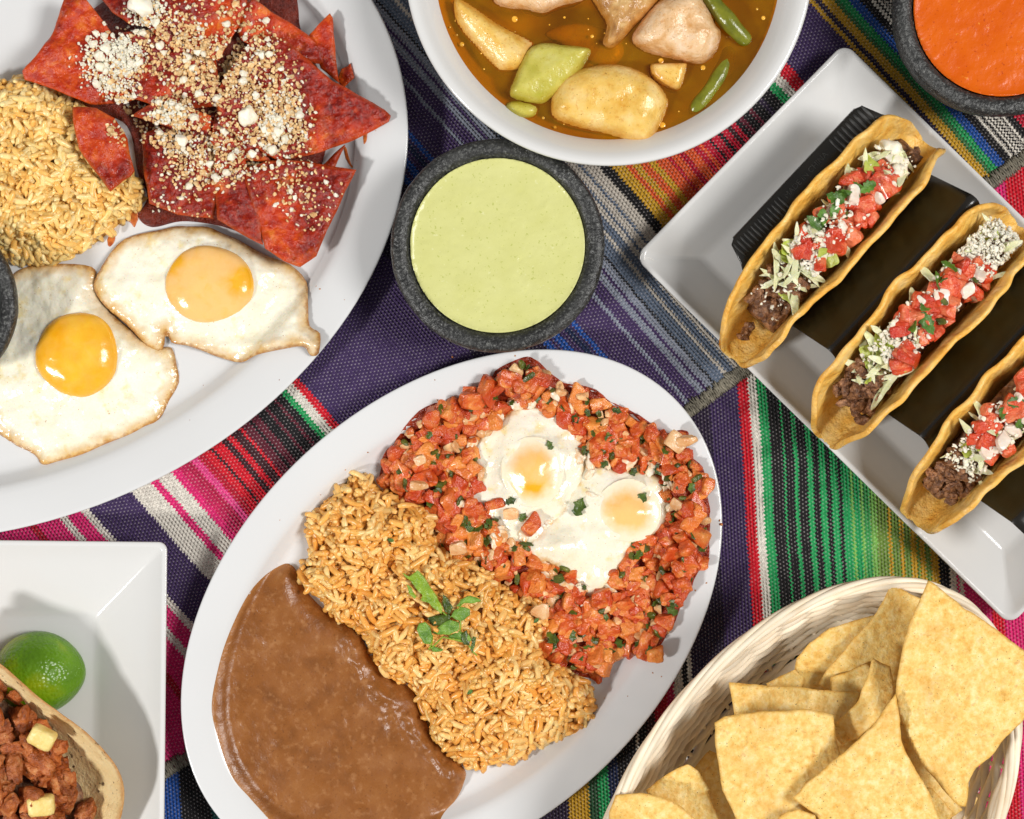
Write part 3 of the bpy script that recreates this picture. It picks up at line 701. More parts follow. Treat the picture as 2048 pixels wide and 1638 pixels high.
# ------------------------------------------------------------------ eggs
def egg_mat(name, edge, a, b):
    n = N(name)
    d = n.attr('d')
    c = n.ramp(n.noise(60, 4), [(0.3, a), (0.7, b)])
    c = n.mix(n.ramp(n.noise(28, 4, w=3.3), [(0.56, (0, 0, 0, 1)), (0.72, (0.6, 0.6, 0.6, 1))]), c, lin(232, 204, 110))
    e = n.math('ADD', d, n.math('MULTIPLY', n.math('SUBTRACT', n.noise(26, 4, w=1.1), 0.5), 46.0))
    c = n.mix(n.math('MULTIPLY', n.math('SUBTRACT', 1.0, n.math('DIVIDE', e, edge), clamp=True), 0.85), c, lin(206, 156, 58))
    e2 = n.math('ADD', d, n.math('MULTIPLY', n.math('SUBTRACT', n.noise(9, 4, w=5.1), 0.5), 22.0))
    c = n.mix(n.math('MULTIPLY', n.math('SUBTRACT', 1.0, n.math('DIVIDE', e2, 7.0), clamp=True), 0.7), c, lin(150, 84, 22))
    c = n.mix(n.ramp(n.noise(3.5, 1), [(0.70, (0, 0, 0, 1)), (0.74, (0.6, 0.6, 0.6, 1))]), c, lin(176, 110, 40))
    n.bump([(n.noise(40, 3), 2.0), (n.noise(12, 3), 0.3)])
    return n.end(c, 0.17, 0.25, 9.0, 0.5)
def yolk_mat(name, film_amt):
    n = N(name)
    c = n.ramp(n.noise(45, 3), [(0.3, lin(238, 166, 20)), (0.7, lin(244, 190, 52))])
    f = n.math('ADD', n.attr('film'), n.math('MULTIPLY', n.math('SUBTRACT', n.noise(34, 4, dist=1.0), 0.5), 1.3))
    c = n.mix(n.math('MULTIPLY', n.math('SMOOTH_MIN', n.math('MULTIPLY', f, film_amt, clamp=True), 1.0, 0.1), 0.8, clamp=True), c, lin(246, 200, 136))
    if film_amt > 1.4: c = n.mix(n.ramp(n.math('ADD', n.attr('er'), n.math('MULTIPLY', n.math('SUBTRACT', n.noise(22, 4), .5), .5)), [(0.0, (1, 1, 1, 1)), (0.2, (.9, .9, .9, 1)), (0.6, (0, 0, 0, 1))]), c, lin(240, 230, 204))
    n.bump([(n.noise(24, 3), 0.4)])
    return n.end(c, 0.18, 0.2, 8.0, 0.5)
MAT['egg'] = egg_mat('fried_egg_white', 30.0, lin(240, 235, 210), lin(246, 243, 229))
MAT['egg2'] = egg_mat('poached_egg_white', 13.0, lin(236, 228, 202), lin(242, 238, 224))
MAT['yolk'] = yolk_mat('egg_yolk', 0.55); MAT['yolk2'] = yolk_mat('egg_yolk_filmed', 1.3); MAT['yolk3'] = yolk_mat('egg_yolk_under_white', 1.5)
def egg(pts, plat, zoff, yc, ry, ymat, filmf, wmat, label, group, Hw=20, ybump=30, seed=0, extra=None, step=4.0, h=60, jit=5.0, rootz=14):
    poly = toa(smoothline(densify(pts, 30, jit, seed), 3), h)
    P, F, d = gridmesh(poly, step); X, Y = P.T
    yx, yy = to(*yc, h + 20)
    rho = np.hypot((X - yx) / ry[0], (Y - yy) / ry[1])
    z = plat.z(X, Y) + zoff(X, Y) + 5 * (1 - np.exp(-d / 4)) + Hw * (1 - np.exp(-d / 34)) + 8.0 * fbm(X / 46, Y / 46, seed=seed, o=3) * np.clip(d / 20, 0, 1) + 5.0 * np.abs(fbm(X / 15, Y / 15, seed=seed + 2)) * np.exp(-d / 25)
    z = z + ybump * 0.35 * np.exp(-np.clip(rho - .8, 0, 9) ** 2 / 0.16)
    if extra is not None: z = z + extra(X, Y, d)
    if ymat is MAT['yolk3']:
        mm = np.exp(-np.clip(rho - .72, 0, 9) ** 2 / .03); z = z * (1 - mm) + np.median(z[rho < .9]) * mm
    V, FF = close_sheet(P, F, z, np.minimum(z - 2.0, plat.z(X, Y) + zoff(X, Y) + 0.5))
    root = thing('fried_egg', (yx, yy, rootz), label, 'egg', group)
    add('egg_white', V, FF, wmat, root, attrs={'d': np.r_[d, d]})
    t = np.linspace(0, 2 * math.pi, 64, endpoint=False); wr = 1 + .018 * np.sin(3 * t + seed) + .012 * np.sin(5 * t + 2 * seed); yp = np.c_[yx + ry[0] * np.cos(t) * wr, yy + ry[1] * np.sin(t) * wr]
    zc = float(np.median(z[rho < .9]))
    P2, F2, d2 = gridmesh(yp, 3.5); tt = np.clip(d2 / (min(ry) * .95), 0, 1)
    zy = zc - 4 + ybump * (tt * tt * (3 - 2 * tt) + .14 if ymat is MAT['yolk3'] else np.sqrt(1 - (1 - tt) ** 2)) + 1.5 * fbm(P2[:, 0] / 30, P2[:, 1] / 30, seed=seed)
    V2, FF2 = close_sheet(P2, F2, zy, np.full(len(P2), zc - 12.0))
    nx = (P2[:, 0] - yx) / ry[0]; ny = -(P2[:, 1] - yy) / ry[1]
    add('yolk', V2, FF2, ymat, root, attrs={'film': np.r_[filmf(nx, ny), filmf(nx, ny)], 'er': np.r_[tt, tt]})
    return root, (V, FF), z
E1 = [(20, 540), (61, 527), (120, 524), (172, 531), (184, 555), (190, 590), (226, 634), (276, 676), (312, 690), (336, 694), (346, 730), (348, 762), (331, 801), (311, 842), (254, 870), (200, 892), (155, 911), (106, 926), (74, 933), (57, 911), (20, 890), (-20, 862), (-60, 780), (-50, 640), (-10, 570)]
E2 = [(286, 461), (348, 447), (409, 449), (470, 474), (532, 510), (573, 527), (609, 560), (614, 613), (618, 654), (640, 668), (641, 708), (624, 712), (609, 694), (564, 699), (511, 711), (479, 727), (434, 715), (368, 692), (338, 684), (324, 660), (318, 700), (286, 690), (245, 650), (204, 613), (182, 576), (188, 547), (217, 498), (245, 474)]
zero = lambda X, Y: 0 * X
eggA = egg(E1, PL, zero, (146, 708), (82, 84), MAT['yolk'], lambda a, b: 0.15 + .5 * np.clip(-a * .3 - b * .2 - 0.2, 0, 1), MAT['egg'], 'fried egg with round bright yolk lower on the left platter', 'fried eggs on the left platter', 17, 34, 11)
ax, ay = to(146, 708, 60)
eggB = egg(E2, PL, lambda X, Y: 6 + 8 * np.exp(-((X - to(240, 600)[0]) ** 2 + (Y - to(240, 600)[1]) ** 2) / 90 ** 2), (413, 566), (88, 76), MAT['yolk2'], lambda a, b: 0.75 - 1.3 * np.exp(-((a - .8) ** 2 + (b + .1) ** 2) / .10) - 1.3 * np.exp(-((a + .8) ** 2 + (b + .6) ** 2) / .08), MAT['egg'], 'fried egg with pinkish filmed yolk touching the red chilaquiles', 'fried eggs on the left platter', 19, 26, 21,
           extra=lambda X, Y, d: 9 * np.exp(-((Y - to(0, 690, 60)[1]) / 12) ** 2) * (X > to(330, 0, 60)[0]))
EC1 = [(1008, 828), (1040, 808), (1078, 806), (1118, 818), (1148, 850), (1172, 905), (1180, 950), (1160, 1000), (1120, 1060), (1080, 1100), (1041, 1090), (1004, 1092), (989, 1051), (941, 1016), (930, 990), (960, 950), (937, 912), (964, 862)]
EC2 = [(1150, 960), (1179, 917), (1220, 930), (1257, 936), (1300, 945), (1334, 964), (1346, 1014), (1330, 1058), (1266, 1102), (1240, 1150), (1222, 1180), (1182, 1200), (1160, 1180), (1140, 1150), (1080, 1132), (1052, 1112), (1058, 1080), (1090, 1050), (1130, 1010)]
def up(c): return lambda X, Y: c + 0 * X
bx, by = to(1115, 1098, 80)
egC1 = egg(EC1, PC, up(22), (1066, 944), (62, 70), MAT['yolk3'], lambda a, b: 0.7 - 1.5 / (1 + np.exp(-(b - .42) * 14)), MAT['egg2'], 'cooked egg with round yolk in the upper part of the tomato salsa', 'eggs nested in tomato salsa', 22, 18, 31, h=80, jit=9)
egC2 = egg(EC2, PC, up(24), (1258, 1024), (66, 62), MAT['yolk3'], lambda a, b: 0.9 + .5 * (b + a) , MAT['egg2'], 'cooked egg with pale hidden yolk at the right in the tomato salsa', 'eggs nested in tomato salsa', 22, 16, 41, h=80, jit=9,
           extra=lambda X, Y, d: 20 * np.exp(-(((X - bx) / 42) ** 2 + ((Y - by) / 32) ** 2)))

# ------------------------------------------------------------------ diced tomato salsa round the eggs
def tomato_mat(name, cols, rough, hue):
    n = N(name)
    c = n.ramp(n.noise(24, 4, dist=.5), cols)
    c = n.mix(n.ramp(n.rand(), [(0.0, (.75, .75, .75, 1)), (0.35, (0, 0, 0, 1)), (1.0, (0, 0, 0, 1))]), c, hue[0])
    c = n.mix(n.ramp(n.rand(), [(0.0, (0, 0, 0, 1)), (0.6, (0, 0, 0, 1)), (1.0, (.75, .75, .75, 1))]), c, hue[1])
    n.bump([(n.noise(16, 4), 2.6), (n.noise(5, 3), .8)])
    return n.end(c, rough, 0.06, 4, .5, coat=.15)
MAT['tomato'] = tomato_mat('cooked_tomato', [(0.3, lin(172, 54, 18)), (0.48, lin(208, 90, 36)), (0.66, lin(230, 146, 72))], .24, (lin(234, 150, 66), lin(186, 52, 20)))
MAT['tomato_raw'] = tomato_mat('raw_tomato', [(0.3, lin(182, 40, 18)), (0.48, lin(212, 74, 38)), (0.66, lin(230, 130, 88))], .2, (lin(232, 136, 92), lin(190, 40, 22)))
MAT['onion'] = simple('diced_onion', [(0.3, lin(212, 150, 92)), (0.7, lin(236, 198, 150))], 16, 3, 0.22, [(8, .8)], 0.4, 8, var=0.25)
MAT['onion_raw'] = simple('raw_onion', [(0.3, lin(228, 206, 188)), (0.7, lin(242, 230, 216))], 16, 3, 0.2, [(8, .6)], 0.4, 8, var=0.2)
MAT['pepper'] = simple('green_pepper', [(0.3, lin(52, 60, 18)), (0.6, lin(96, 100, 34)), (0.8, lin(150, 150, 70))], 14, 3, 0.25, [(6, .8)], 0.15, 4, var=0.5)
MAT['leaf'] = simple('cilantro_leaf', [(0.3, lin(50, 84, 24)), (0.7, lin(96, 140, 44))], 18, 3, 0.35, [(7, .8)], 0.15, 3, var=0.6)
MAT['leafdark'] = simple('wilted_cilantro', [(0.3, lin(40, 58, 14)), (0.7, lin(84, 104, 30))], 12, 3, 0.3, [(7, .8)], 0.1, 3, var=0.5)
def dice_set(nm, mat, dims, k, nz, sub=2, n=6, seed=0, cuts=3, sharp=0.5):
    out = []
    for i in range(n):
        r = np.random.default_rng(seed + i); V, F = chunk(*(np.array(dims) * (0.75 + .55 * r.random(3))), sub, k, nz, 1.3, seed + i)
        V = V + np.c_[0 * V[:, 0], 0 * V[:, 0], 0.014 * (V[:, 0] ** 2) * (r.random() - .5)]
        for c in range(cuts):                              # slanted knife cuts
            nrm = r.normal(size=3); nrm /= np.linalg.norm(nrm); t = V @ nrm; m = np.quantile(t, .78 + .12 * r.random()); V = V - np.outer(np.clip(t - m, 0, None), nrm)
        V = V + nz * 2.0 * np.c_[fbm(V[:, 0] / 5, V[:, 1] / 5, V[:, 2] / 5, seed=i), fbm(V[:, 0] / 5 + 9, V[:, 1] / 5, V[:, 2] / 5, seed=i), fbm(V[:, 0] / 5, V[:, 1] / 5 + 9, V[:, 2] / 5, seed=i)]
        me = new_mesh(nm, V, F, mat)
        if sharp: me.set_sharp_from_angle(angle=sharp)
        out.append(me)
    return out
TOM = dice_set('tomato_dice', MAT['tomato'], (18, 13, 8.5), 6.0, .26, 3, 16, 100, 3, .8)
TOMR = dice_set('tomato_dice', MAT['tomato_raw'], (20, 17, 12), 7.0, .07, 3, 8, 120)
ONI = dice_set('onion_dice', MAT['onion'], (14, 11, 6), 4.0, .22, 3, 6, 140)
ONIR = dice_set('onion_dice', MAT['onion_raw'], (16, 13, 8), 6.0, .06, 3, 5, 150)
PEP = dice_set('pepper_piece', MAT['pepper'], (11, 6, 5), 3.0, .15, 2, 5, 160)
def leaf_mesh(name, mat, L, W, lobes, seed, curl=0.01, th=1.4, amp=.3):
    r = np.random.default_rng(seed); t = np.linspace(0, 1, 40); side = []
    prof = np.sin(np.pi * t ** .8) ** .8 * (1 + amp * np.sin(t * lobes * 6.283) + .12 * np.sin(t * lobes * 15.0 + r.random() * 6))
    up_ = np.c_[t * L, W * np.clip(prof, 0.03, 9)]; dn = np.c_[t * L, -W * np.clip(prof * (.85 + .3 * r.random()), 0.03, 9)][::-1]
    poly = np.r_[up_, dn]; P, F, d = gridmesh(poly, max(1.6, L / 26))
    z = -curl * (P[:, 0] - L * .5) ** 2 / L * 10 * .1 + .012 * P[:, 1] ** 2 + W * .12 * fbm(P[:, 0] / 9, P[:, 1] / 9, seed=seed)
    V, FF = close_sheet(P, F, z, z - th); V[:, 0] -= L / 2
    return new_mesh(name, V, FF, mat)
LEAF = [leaf_mesh('cilantro_leaf', MAT['leaf'], 36 + 5 * i, 10 + i, 4, i, curl=.06, amp=.16) for i in range(4)]
LEAFD = [leaf_mesh('cilantro_leaf', MAT['leafdark'], 20 + 3 * i, 6 + i, 2, 20 + i, curl=.06) for i in range(3)]
WISP = simple('set_egg_white', [(0.35, lin(228, 176, 120)), (0.55, lin(238, 222, 196)), (0.7, lin(242, 236, 220))], 14, 4, .2, [(9, .6)], .2, 6)
SAL = [(756, 936), (774, 903), (808, 858), (836, 822), (904, 799), (956, 776), (1004, 735), (1060, 716), (1098, 740), (1138, 764), (1193, 775), (1216, 803), (1268, 820), (1323, 860), (1362, 862), (1378, 870), (1374, 905), (1405, 932), (1416, 977), (1420, 1032), (1422, 1100), (1395, 1152), (1366, 1205), (1346, 1256), (1300, 1306), (1240, 1325), (1214, 1350), (1180, 1362), (1130, 1350), (1066, 1300), (1066, 1240), (1044, 1206), (965, 1152), (885, 1112), (858, 1052), (796, 1004), (762, 972)]
spoly = toa(densify(smoothline(SAL, 4), 12, 9, 3), 70)
ep1 = toa(smoothline(EC1, 4), 80); ep2 = toa(smoothline(EC2, 4), 80)
salsa = thing('tomato_salsa', (*to(1090, 1000), 14), 'chunky red diced tomato and onion salsa surrounding the two eggs', 'salsa')
P, F, d = gridmesh(spoly, 8.0)
ee = np.maximum(sdist(P, ep1)[0], sdist(P, ep2)[0])
def sal_h(X, Y, dd, e): return PC.z(X, Y) + 34 * (1 - np.exp(-dd / 18)) + 8 * fbm(X / 50, Y / 50, seed=8) * np.clip(dd / 20, 0, 1) - 12 * np.clip(e / 20, 0, 1)
z = sal_h(P[:, 0], P[:, 1], d, ee)
V, FF = close_sheet(P, F, z - 12, PC.z(P[:, 0], P[:, 1]) + .4)
add('salsa_base', V, FF, simple('cooked_tomato_sauce', [(0.3, lin(120, 34, 14)), (0.7, lin(176, 62, 26))], 20, 4, .25, [(10, 3)], .1, 4), salsa)
n = 4200; Q = inside(spoly, n, 5); dd, _ = sdist(Q, spoly); e = np.maximum(sdist(Q, ep1)[0], sdist(Q, ep2)[0])
kind_r = rng.random(n); used = 0; smallp = []
grid = {}
for i in range(n):
    if e[i] > 10: continue
    sz = 0.6 + .7 * rng.random(); gkey = (int(Q[i, 0] // 9.5), int(Q[i, 1] // 9.5))
    if grid.get(gkey, 0) >= 1: continue
    grid[gkey] = grid.get(gkey, 0) + 1
    z = float(sal_h(Q[i:i + 1, 0], Q[i:i + 1, 1], dd[i:i + 1], e[i:i + 1])[0]) - 4 + 11 * rng.random() - 4
    rot = (rng.normal() * .45, rng.normal() * .45, rng.random() * 6.28)
    if kind_r[i] < .62: nm, ms, sz = 'tomato_dice', TOM, sz * (1.0 if dd[i] > 14 else .8)
    elif kind_r[i] < .78: nm, ms, sz, z = 'onion_dice', ONI, sz * .9, z
    elif kind_r[i] < .90: nm, ms, z = 'pepper_piece', PEP, z + 5
    else: nm, ms, z = 'cilantro_leaf', LEAFD, z + 10
    me = ms[i % len(ms)]
    if dd[i] < 9 : continue
    if used < 900 : inst(nm, me, salsa, (Q[i, 0], Q[i, 1], z), rot, sz); used += 1
# wisps of set egg white among the dice
for i in range(46):
    k = rng.random(); pe = (ep1 if i % 2 else ep2); p0 = pe[int(rng.random() * len(pe))]; c0 = pe.mean(0); q0 = p0 + (p0 - c0) / np.linalg.norm(p0 - c0) * (2 + 26 * rng.random() ** 2)
    d0 = sdist(q0[None], spoly)[0]
    if d0[0] < 14: continue
    z = float(sal_h(q0[None, 0], q0[None, 1], d0, np.array([-9.0]))[0]) + 3
    V, F = chunk(13 + 10 * rng.random(), 6 + 5 * rng.random(), 4, 3, 2.2, .7, 1.6, i); inst('egg_wisp', new_mesh('egg_wisp', V, F, WISP), salsa, (q0[0], q0[1], z), (rng.normal() * .2, rng.normal() * .2, rng.random() * 6.28))
# pieces lying on the eggs and strays
def egg_top(px, py, trees, h=95):
    X, Y = to(px, py, h); return X, Y, drop(trees, X, Y, 40)
et = [bvh(*egC1[1]), bvh(*egC2[1])]
for (px, py, ms, nm, s_, yaw) in [(990, 1010, TOM, 'tomato_dice', .95, .3), (1066, 1050, TOM, 'tomato_dice', 1.0, .9), (1020, 1030, ONI, 'onion_dice', 1.0, .2), (1072, 903, TOM, 'tomato_dice', .45, .1), (1160, 1015, LEAFD, 'cilantro_leaf', 1.5, 1.2), (1285, 998, LEAFD, 'cilantro_leaf', 1.3, .9), (1100, 890, LEAFD, 'cilantro_leaf', .8, 2.0), (1060, 803, LEAFD, 'cilantro_leaf', 1.0, .1), (1046, 1036, LEAFD, 'cilantro_leaf', .8, 1.0), (1022, 1003, LEAFD, 'cilantro_leaf', .9, .4), (1295, 1020, PEP, 'pepper_piece', .6, .4)]:
    X, Y, z = egg_top(px, py, et); inst(nm, ms[int(px) % len(ms)], salsa, (X, Y, z + 4 * s_), (0, 0, yaw), s_)
for (px, py, s_, yaw, ms, nm) in [(1350, 885, 1.5, .9, ONI, 'onion_dice'), (1372, 880, 1.3, .3, ONI, 'onion_dice'), (1310, 1308, 1.1, 0.05, TOM, 'tomato_dice'), (1416, 975, .9, 1.4, TOM, 'tomato_dice'), (840, 920, 1.1, .5, ONI, 'onion_dice'), (838, 970, 1.1, .1, ONI, 'onion_dice'), (914, 1098, 1.1, .3, ONI, 'onion_dice'), (1080, 1225, 1.2, .2, ONI, 'onion_dice')]:
    X, Y = to(px, py, 90); inst(nm, ms[int(py) % len(ms)], salsa, (X, Y, float(PC.z(X, Y)) + 46 * (nm == 'onion_dice') * (px < 1300) + 30), (.2, .1, yaw), s_)
# ------------------------------------------------------------------ cilantro sprig on the rice
spr = thing('cilantro_sprig', (*to(895, 1240, 85), 80), 'fresh green cilantro sprig lying on the orange rice', 'herb')
rt = lambda px, py: 12 + float(rc_h(np.array([to(px, py, 85)[0]]), np.array([to(px, py, 85)[1]]), np.array([80.0]))[0])
LB = simple('cilantro_bright', [(0.3, lin(104, 142, 30)), (0.7, lin(150, 178, 44))], 16, 3, .35, [(7, 1.0)], .2, 3); LM = simple('cilantro_mid', [(0.3, lin(74, 116, 30)), (0.7, lin(128, 166, 62))], 16, 3, .35, [(7, 1.0)], .15, 3)
def traced_leaf(pts, mat, zadd, curl, seed, serr=2.6, h=88):
    p = toa(densify(pts, 5, serr, seed), h); P, F, d = gridmesh(p, 2.0); c = P.mean(0)
    z = rt(*np.array(pts).mean(0)) + zadd + curl * ((P[:, 0] - c[0]) ** 2 + (P[:, 1] - c[1]) ** 2) * .01 + 2.5 * fbm(P[:, 0] / 14, P[:, 1] / 14, seed=seed) - 2.0 * np.exp(-d / 2)
    V, FF = close_sheet(P, F, z, z - 1.5); add('leaf', V, FF, mat, spr)
traced_leaf([(805, 1143), (820, 1150), (836, 1138), (850, 1150), (862, 1172), (874, 1190), (886, 1212), (884, 1224), (870, 1216), (858, 1204), (842, 1198), (846, 1186), (832, 1174), (822, 1158)], LB, 16, .2, 1)
traced_leaf([(814, 1166), (824, 1176), (834, 1192), (830, 1196), (818, 1184)], LB, 14, .2, 2)
traced_leaf([(912, 1210), (922, 1198), (940, 1190), (956, 1194), (964, 1202), (948, 1204), (930, 1204), (918, 1212)], LM, 18, .4, 3)
traced_leaf([(908, 1218), (926, 1212), (942, 1216), (940, 1228), (926, 1240), (912, 1236), (902, 1230)], LM, 16, .3, 4)
traced_leaf([(838, 1244), (852, 1240), (862, 1250), (866, 1270), (862, 1286), (850, 1284), (840, 1270), (835, 1256)], LM, 15, .3, 5)
traced_leaf([(866, 1262), (884, 1246), (900, 1238), (918, 1244), (920, 1258), (900, 1268), (878, 1268)], LM, 16, .3, 6)
traced_leaf([(888, 1186), (896, 1194), (906, 1212), (900, 1226), (890, 1222), (886, 1206)], MAT['leafdark'], 13, .3, 7)
traced_leaf([(856, 1232), (878, 1228), (898, 1226), (900, 1238), (884, 1248), (866, 1250)], MAT['leafdark'], 12, .3, 8)
traced_leaf([(896, 1272), (918, 1262), (936, 1266), (944, 1278), (934, 1288), (920, 1284), (904, 1280)], LM, 14, .3, 9)
traced_leaf([(922, 1266), (934, 1258), (940, 1276), (938, 1290), (928, 1288)], MAT['leafdark'], 17, .3, 10)
traced_leaf([(858, 1290), (874, 1294), (886, 1300), (884, 1303), (866, 1302)], LM, 14, .3, 11)
traced_leaf([(946, 1272), (953, 1274), (950, 1290), (944, 1306), (940, 1296)], MAT['leafdark'], 15, .3, 12)
def stem(pts, r=1.6):
    p = [(*to(a, b, 88), rt(a, b) + 13) for a, b in pts]; V, F = tube(smoothline(p, 5, False), r, 6); add('stem', V, F, LB, spr)
stem([(866, 1268), (864, 1285), (858, 1298)]); stem([(886, 1272), (874, 1284), (862, 1296)]); stem([(920, 1232), (922, 1248), (920, 1262)]); stem([(886, 1222), (900, 1232), (914, 1222), (924, 1206)]); stem([(938, 1290), (946, 1302), (954, 1310)]); stem([(886, 1272), (900, 1276), (922, 1280)])
for (px, py) in [(782, 1079), (940, 1381), (1072, 1240)]:
    X, Y = to(px, py, 80); inst('leaf', LEAF[0], spr, (X, Y, rt(px, py) + 7), (.2, .1, px), .38)
# ------------------------------------------------------------------ chilaquiles
def red_chip_mat(name, w, or_=0.55):
    n = N(name)
    bare = n.ramp(n.noise(30, 5, w=w, dist=.7), [(0.3, lin(152, 28, 6)), (0.46, lin(182, 46, 8)), (0.58, lin(204, 76, 16)), (0.7, lin(222, 122, 40))])
    wet = n.ramp(n.noise(12, 5, w=w + 4, rough=.7), [(0.32, lin(88, 10, 4)), (0.5, lin(134, 20, 6)), (0.66, lin(168, 42, 12))])
    m = n.math('ADD', n.attr('sauce'), n.math('MULTIPLY', n.math('SUBTRACT', n.noise(11, 4, w=w + 1), .5), 1.6), clamp=True)
    c = n.mix(m, bare, wet)
    c = n.mix(n.math('MULTIPLY', n.math('SUBTRACT', 1.0, n.math('DIVIDE', n.attr('d'), 9.0), clamp=True), .5), c, lin(204, 84, 22))
    n.bump([(n.noise(22, 4, w=w), 1.6), (n.noise(6, 4, w=w), 1.0)])
    return n.end(c, n.ramp(n.noise(10, 3), [(0.35, (.14, .14, .14, 1)), (0.65, (.4, .4, .4, 1))]), .05, 4, .45)
RCM = [red_chip_mat('chile_soaked_tortilla_%s' % k, i * 3.1, o) for i, (k, o) in enumerate([('deep', .66), ('bright', .46), ('mixed', .56)])]
ctrees = []
# sauce pool under and between the chips
SPL = [(70, 150), (160, 30), (300, -40), (560, -40), (600, 60), (640, 150), (660, 230), (640, 330), (600, 440), (560, 470), (480, 462), (430, 448), (360, 440), (300, 452), (272, 430), (290, 390), (270, 340), (250, 250), (180, 215)]
poly = toa(smoothline(SPL, 5), 40); P, F, d = gridmesh(poly, 6.0)
z = PL.z(P[:, 0], P[:, 1]) + 12 * (1 - np.exp(-d / 10)) + 30 * np.clip(d / 120, 0, 1) + 5 * fbm(P[:, 0] / 30, P[:, 1] / 30, seed=4)
V, FF = close_sheet(P, F, z, PL.z(P[:, 0], P[:, 1]) + .3)
tag(add('chile_sauce', V, FF, simple('dark_chile_sauce', [(0.3, lin(88, 20, 8)), (0.7, lin(134, 40, 14))], 20, 4, .3, [(10, 4), (4, 1.5)], .05, 3)), 'dark red chile sauce pooled under the red tortilla chips', 'sauce')
ctrees.append(bvh(V, FF))
def red_chip(pts, zc, gx, gy, curl, cang, mat, label, seed, h=85, thick=7, jit=2.5):
    poly = toa(densify(pts, 14, jit, seed), h); c = poly.mean(0); ca, sa = math.cos(cang), math.sin(cang)
    lev = {0: .30, 1: -.22, 2: .05}[RCM.index(mat)]
    def msk(X, Y): return np.clip((fbm(X / 75, Y / 75, seed=seed + 40, o=3) + lev) * 2.2 + .5, 0, 1)
    def zf(X, Y, d):
        q = (X - c[0]) * ca + (Y - c[1]) * sa
        z = zc + msk(X, Y) * (3 + 8 * fbm(X / 10, Y / 10, seed=seed + 9, o=3)) * np.clip(d / 10, 0, 1) + gx * (X - c[0]) + gy * (Y - c[1]) + 1.7 * curl * q * q / 100 + 13 * fbm(X / 62, Y / 62, seed=seed) + 2.4 * fbm(X / 14, Y / 14, seed=seed + 1)
        return np.maximum(z, PL.z(X, Y) + thick + 1)
    V, F, d = sheet(poly, 4.0, zf, thick)
    mk = msk(V[:, 0], V[:, 1]); ctrees.append(bvh(V, F))
    return tag(add('tortilla_chip', V, F, mat, attrs={'d': d, 'sauce': mk}), label, 'tortilla chip', 'red sauced tortilla chips')
red_chip([(275, 263), (350, 236), (440, 230), (450, 300), (430, 400), (424, 436), (350, 425), (292, 404), (282, 340)], 62, 0, .02, -.05, 1, RCM[0], 'dark sauced chip behind the filmed egg, mostly under cheese', 1)
red_chip([(236, 66), (330, 62), (430, 118), (446, 210), (340, 222), (262, 196)], 84, .02, .03, -.02, .5, RCM[0], 'sauced chip in the middle almost buried under tan cheese', 21)
red_chip([(430, 225), (520, 250), (540, 322), (450, 320), (418, 280)], 78, 0, .03, -.02, .5, RCM[2], 'sauced chip under cheese between the pointed and lowest chips', 22)
red_chip([(640, 326), (690, 280), (664, 336)], 48, .1, 0, 0, 0, RCM[2], 'small red chip corner poking out under the pointed chip', 2)
red_chip([(680, 132), (699, 122), (706, 150), (680, 172), (672, 150)], 50, .2, 0, 0, 0, RCM[1], 'smallest loose orange chip fragment near the platter rim', 3)
red_chip([(658, 25), (664, 36), (676, 162), (640, 134), (616, 69)], 74, .12, .1, 0, 0, RCM[1], 'slim upright triangular red chip at the right rim', 4)
red_chip([(506, -2), (543, 24), (587, 49), (628, 77), (652, 105), (648, 125), (560, 122), (480, 80), (460, 20)], 84, -.04, .02, -.04, 1, RCM[2], 'long red chip lying along the upper right of the pile', 5)
red_chip([(180, -24), (222, 22), (259, 48), (330, 60), (396, 30), (400, -24)], 84, 0, 0, -.03, 0, RCM[2], 'sauced chip at the top frame edge under a white cheese lump', 6)
red_chip([(130, -6), (170, -6), (203, 36), (243, 93), (259, 142), (284, 194), (240, 204), (182, 207), (134, 190), (53, 162), (49, 146), (81, 109), (105, 61)], 86, -.05, .02, .06, .4, RCM[1], 'broad red chip at the far left above the yellow rice', 7)
red_chip([(782, 231), (778, 243), (709, 279), (628, 308), (560, 324), (500, 290), (440, 250), (430, 200), (452, 150), (510, 74), (567, 78), (607, 113), (664, 162), (705, 182), (770, 219)], 92, -.03, .03, -.02, .9, RCM[0], 'large red chip with a point reaching over the right rim', 8)
red_chip([(500, -10), (482, 53), (466, 81), (440, 124), (389, 110), (348, 101), (300, 60), (280, 20), (310, -20)], 106, .02, .03, -.03, .6, RCM[1], 'red chip with a blunt tip near the top centre of the pile', 9)
red_chip([(429, 294), (486, 308), (502, 365), (518, 425), (526, 490), (486, 470), (433, 437), (427, 365)], 84, .10, .05, -.08, .2, RCM[0], 'narrow dark red chip just above the filmed egg', 10)
red_chip([(713, 340), (664, 332), (607, 324), (540, 322), (492, 336), (490, 365), (514, 437), (530, 498), (567, 522), (599, 535), (632, 514), (656, 458), (688, 393)], 96, .03, .02, -.03, .5, RCM[2], 'wide red chip lowest at the right above the eggs', 11)
red_chip([(146, 213), (190, 215), (227, 235), (251, 275), (267, 340), (259, 352), (219, 383), (190, 344), (158, 296), (148, 243)], 112, -.10, -.02, -.32, .45, RCM[1], 'curled orange red chip resting on the yellow rice', 12, h=105)
red_chip([(263, 231), (300, 214), (340, 196), (389, 223), (425, 235), (424, 262), (365, 262), (320, 250), (290, 240)], 104, .05, .1, -.12, 1.4, RCM[1], 'small curled red chip in the centre of the pile', 13)
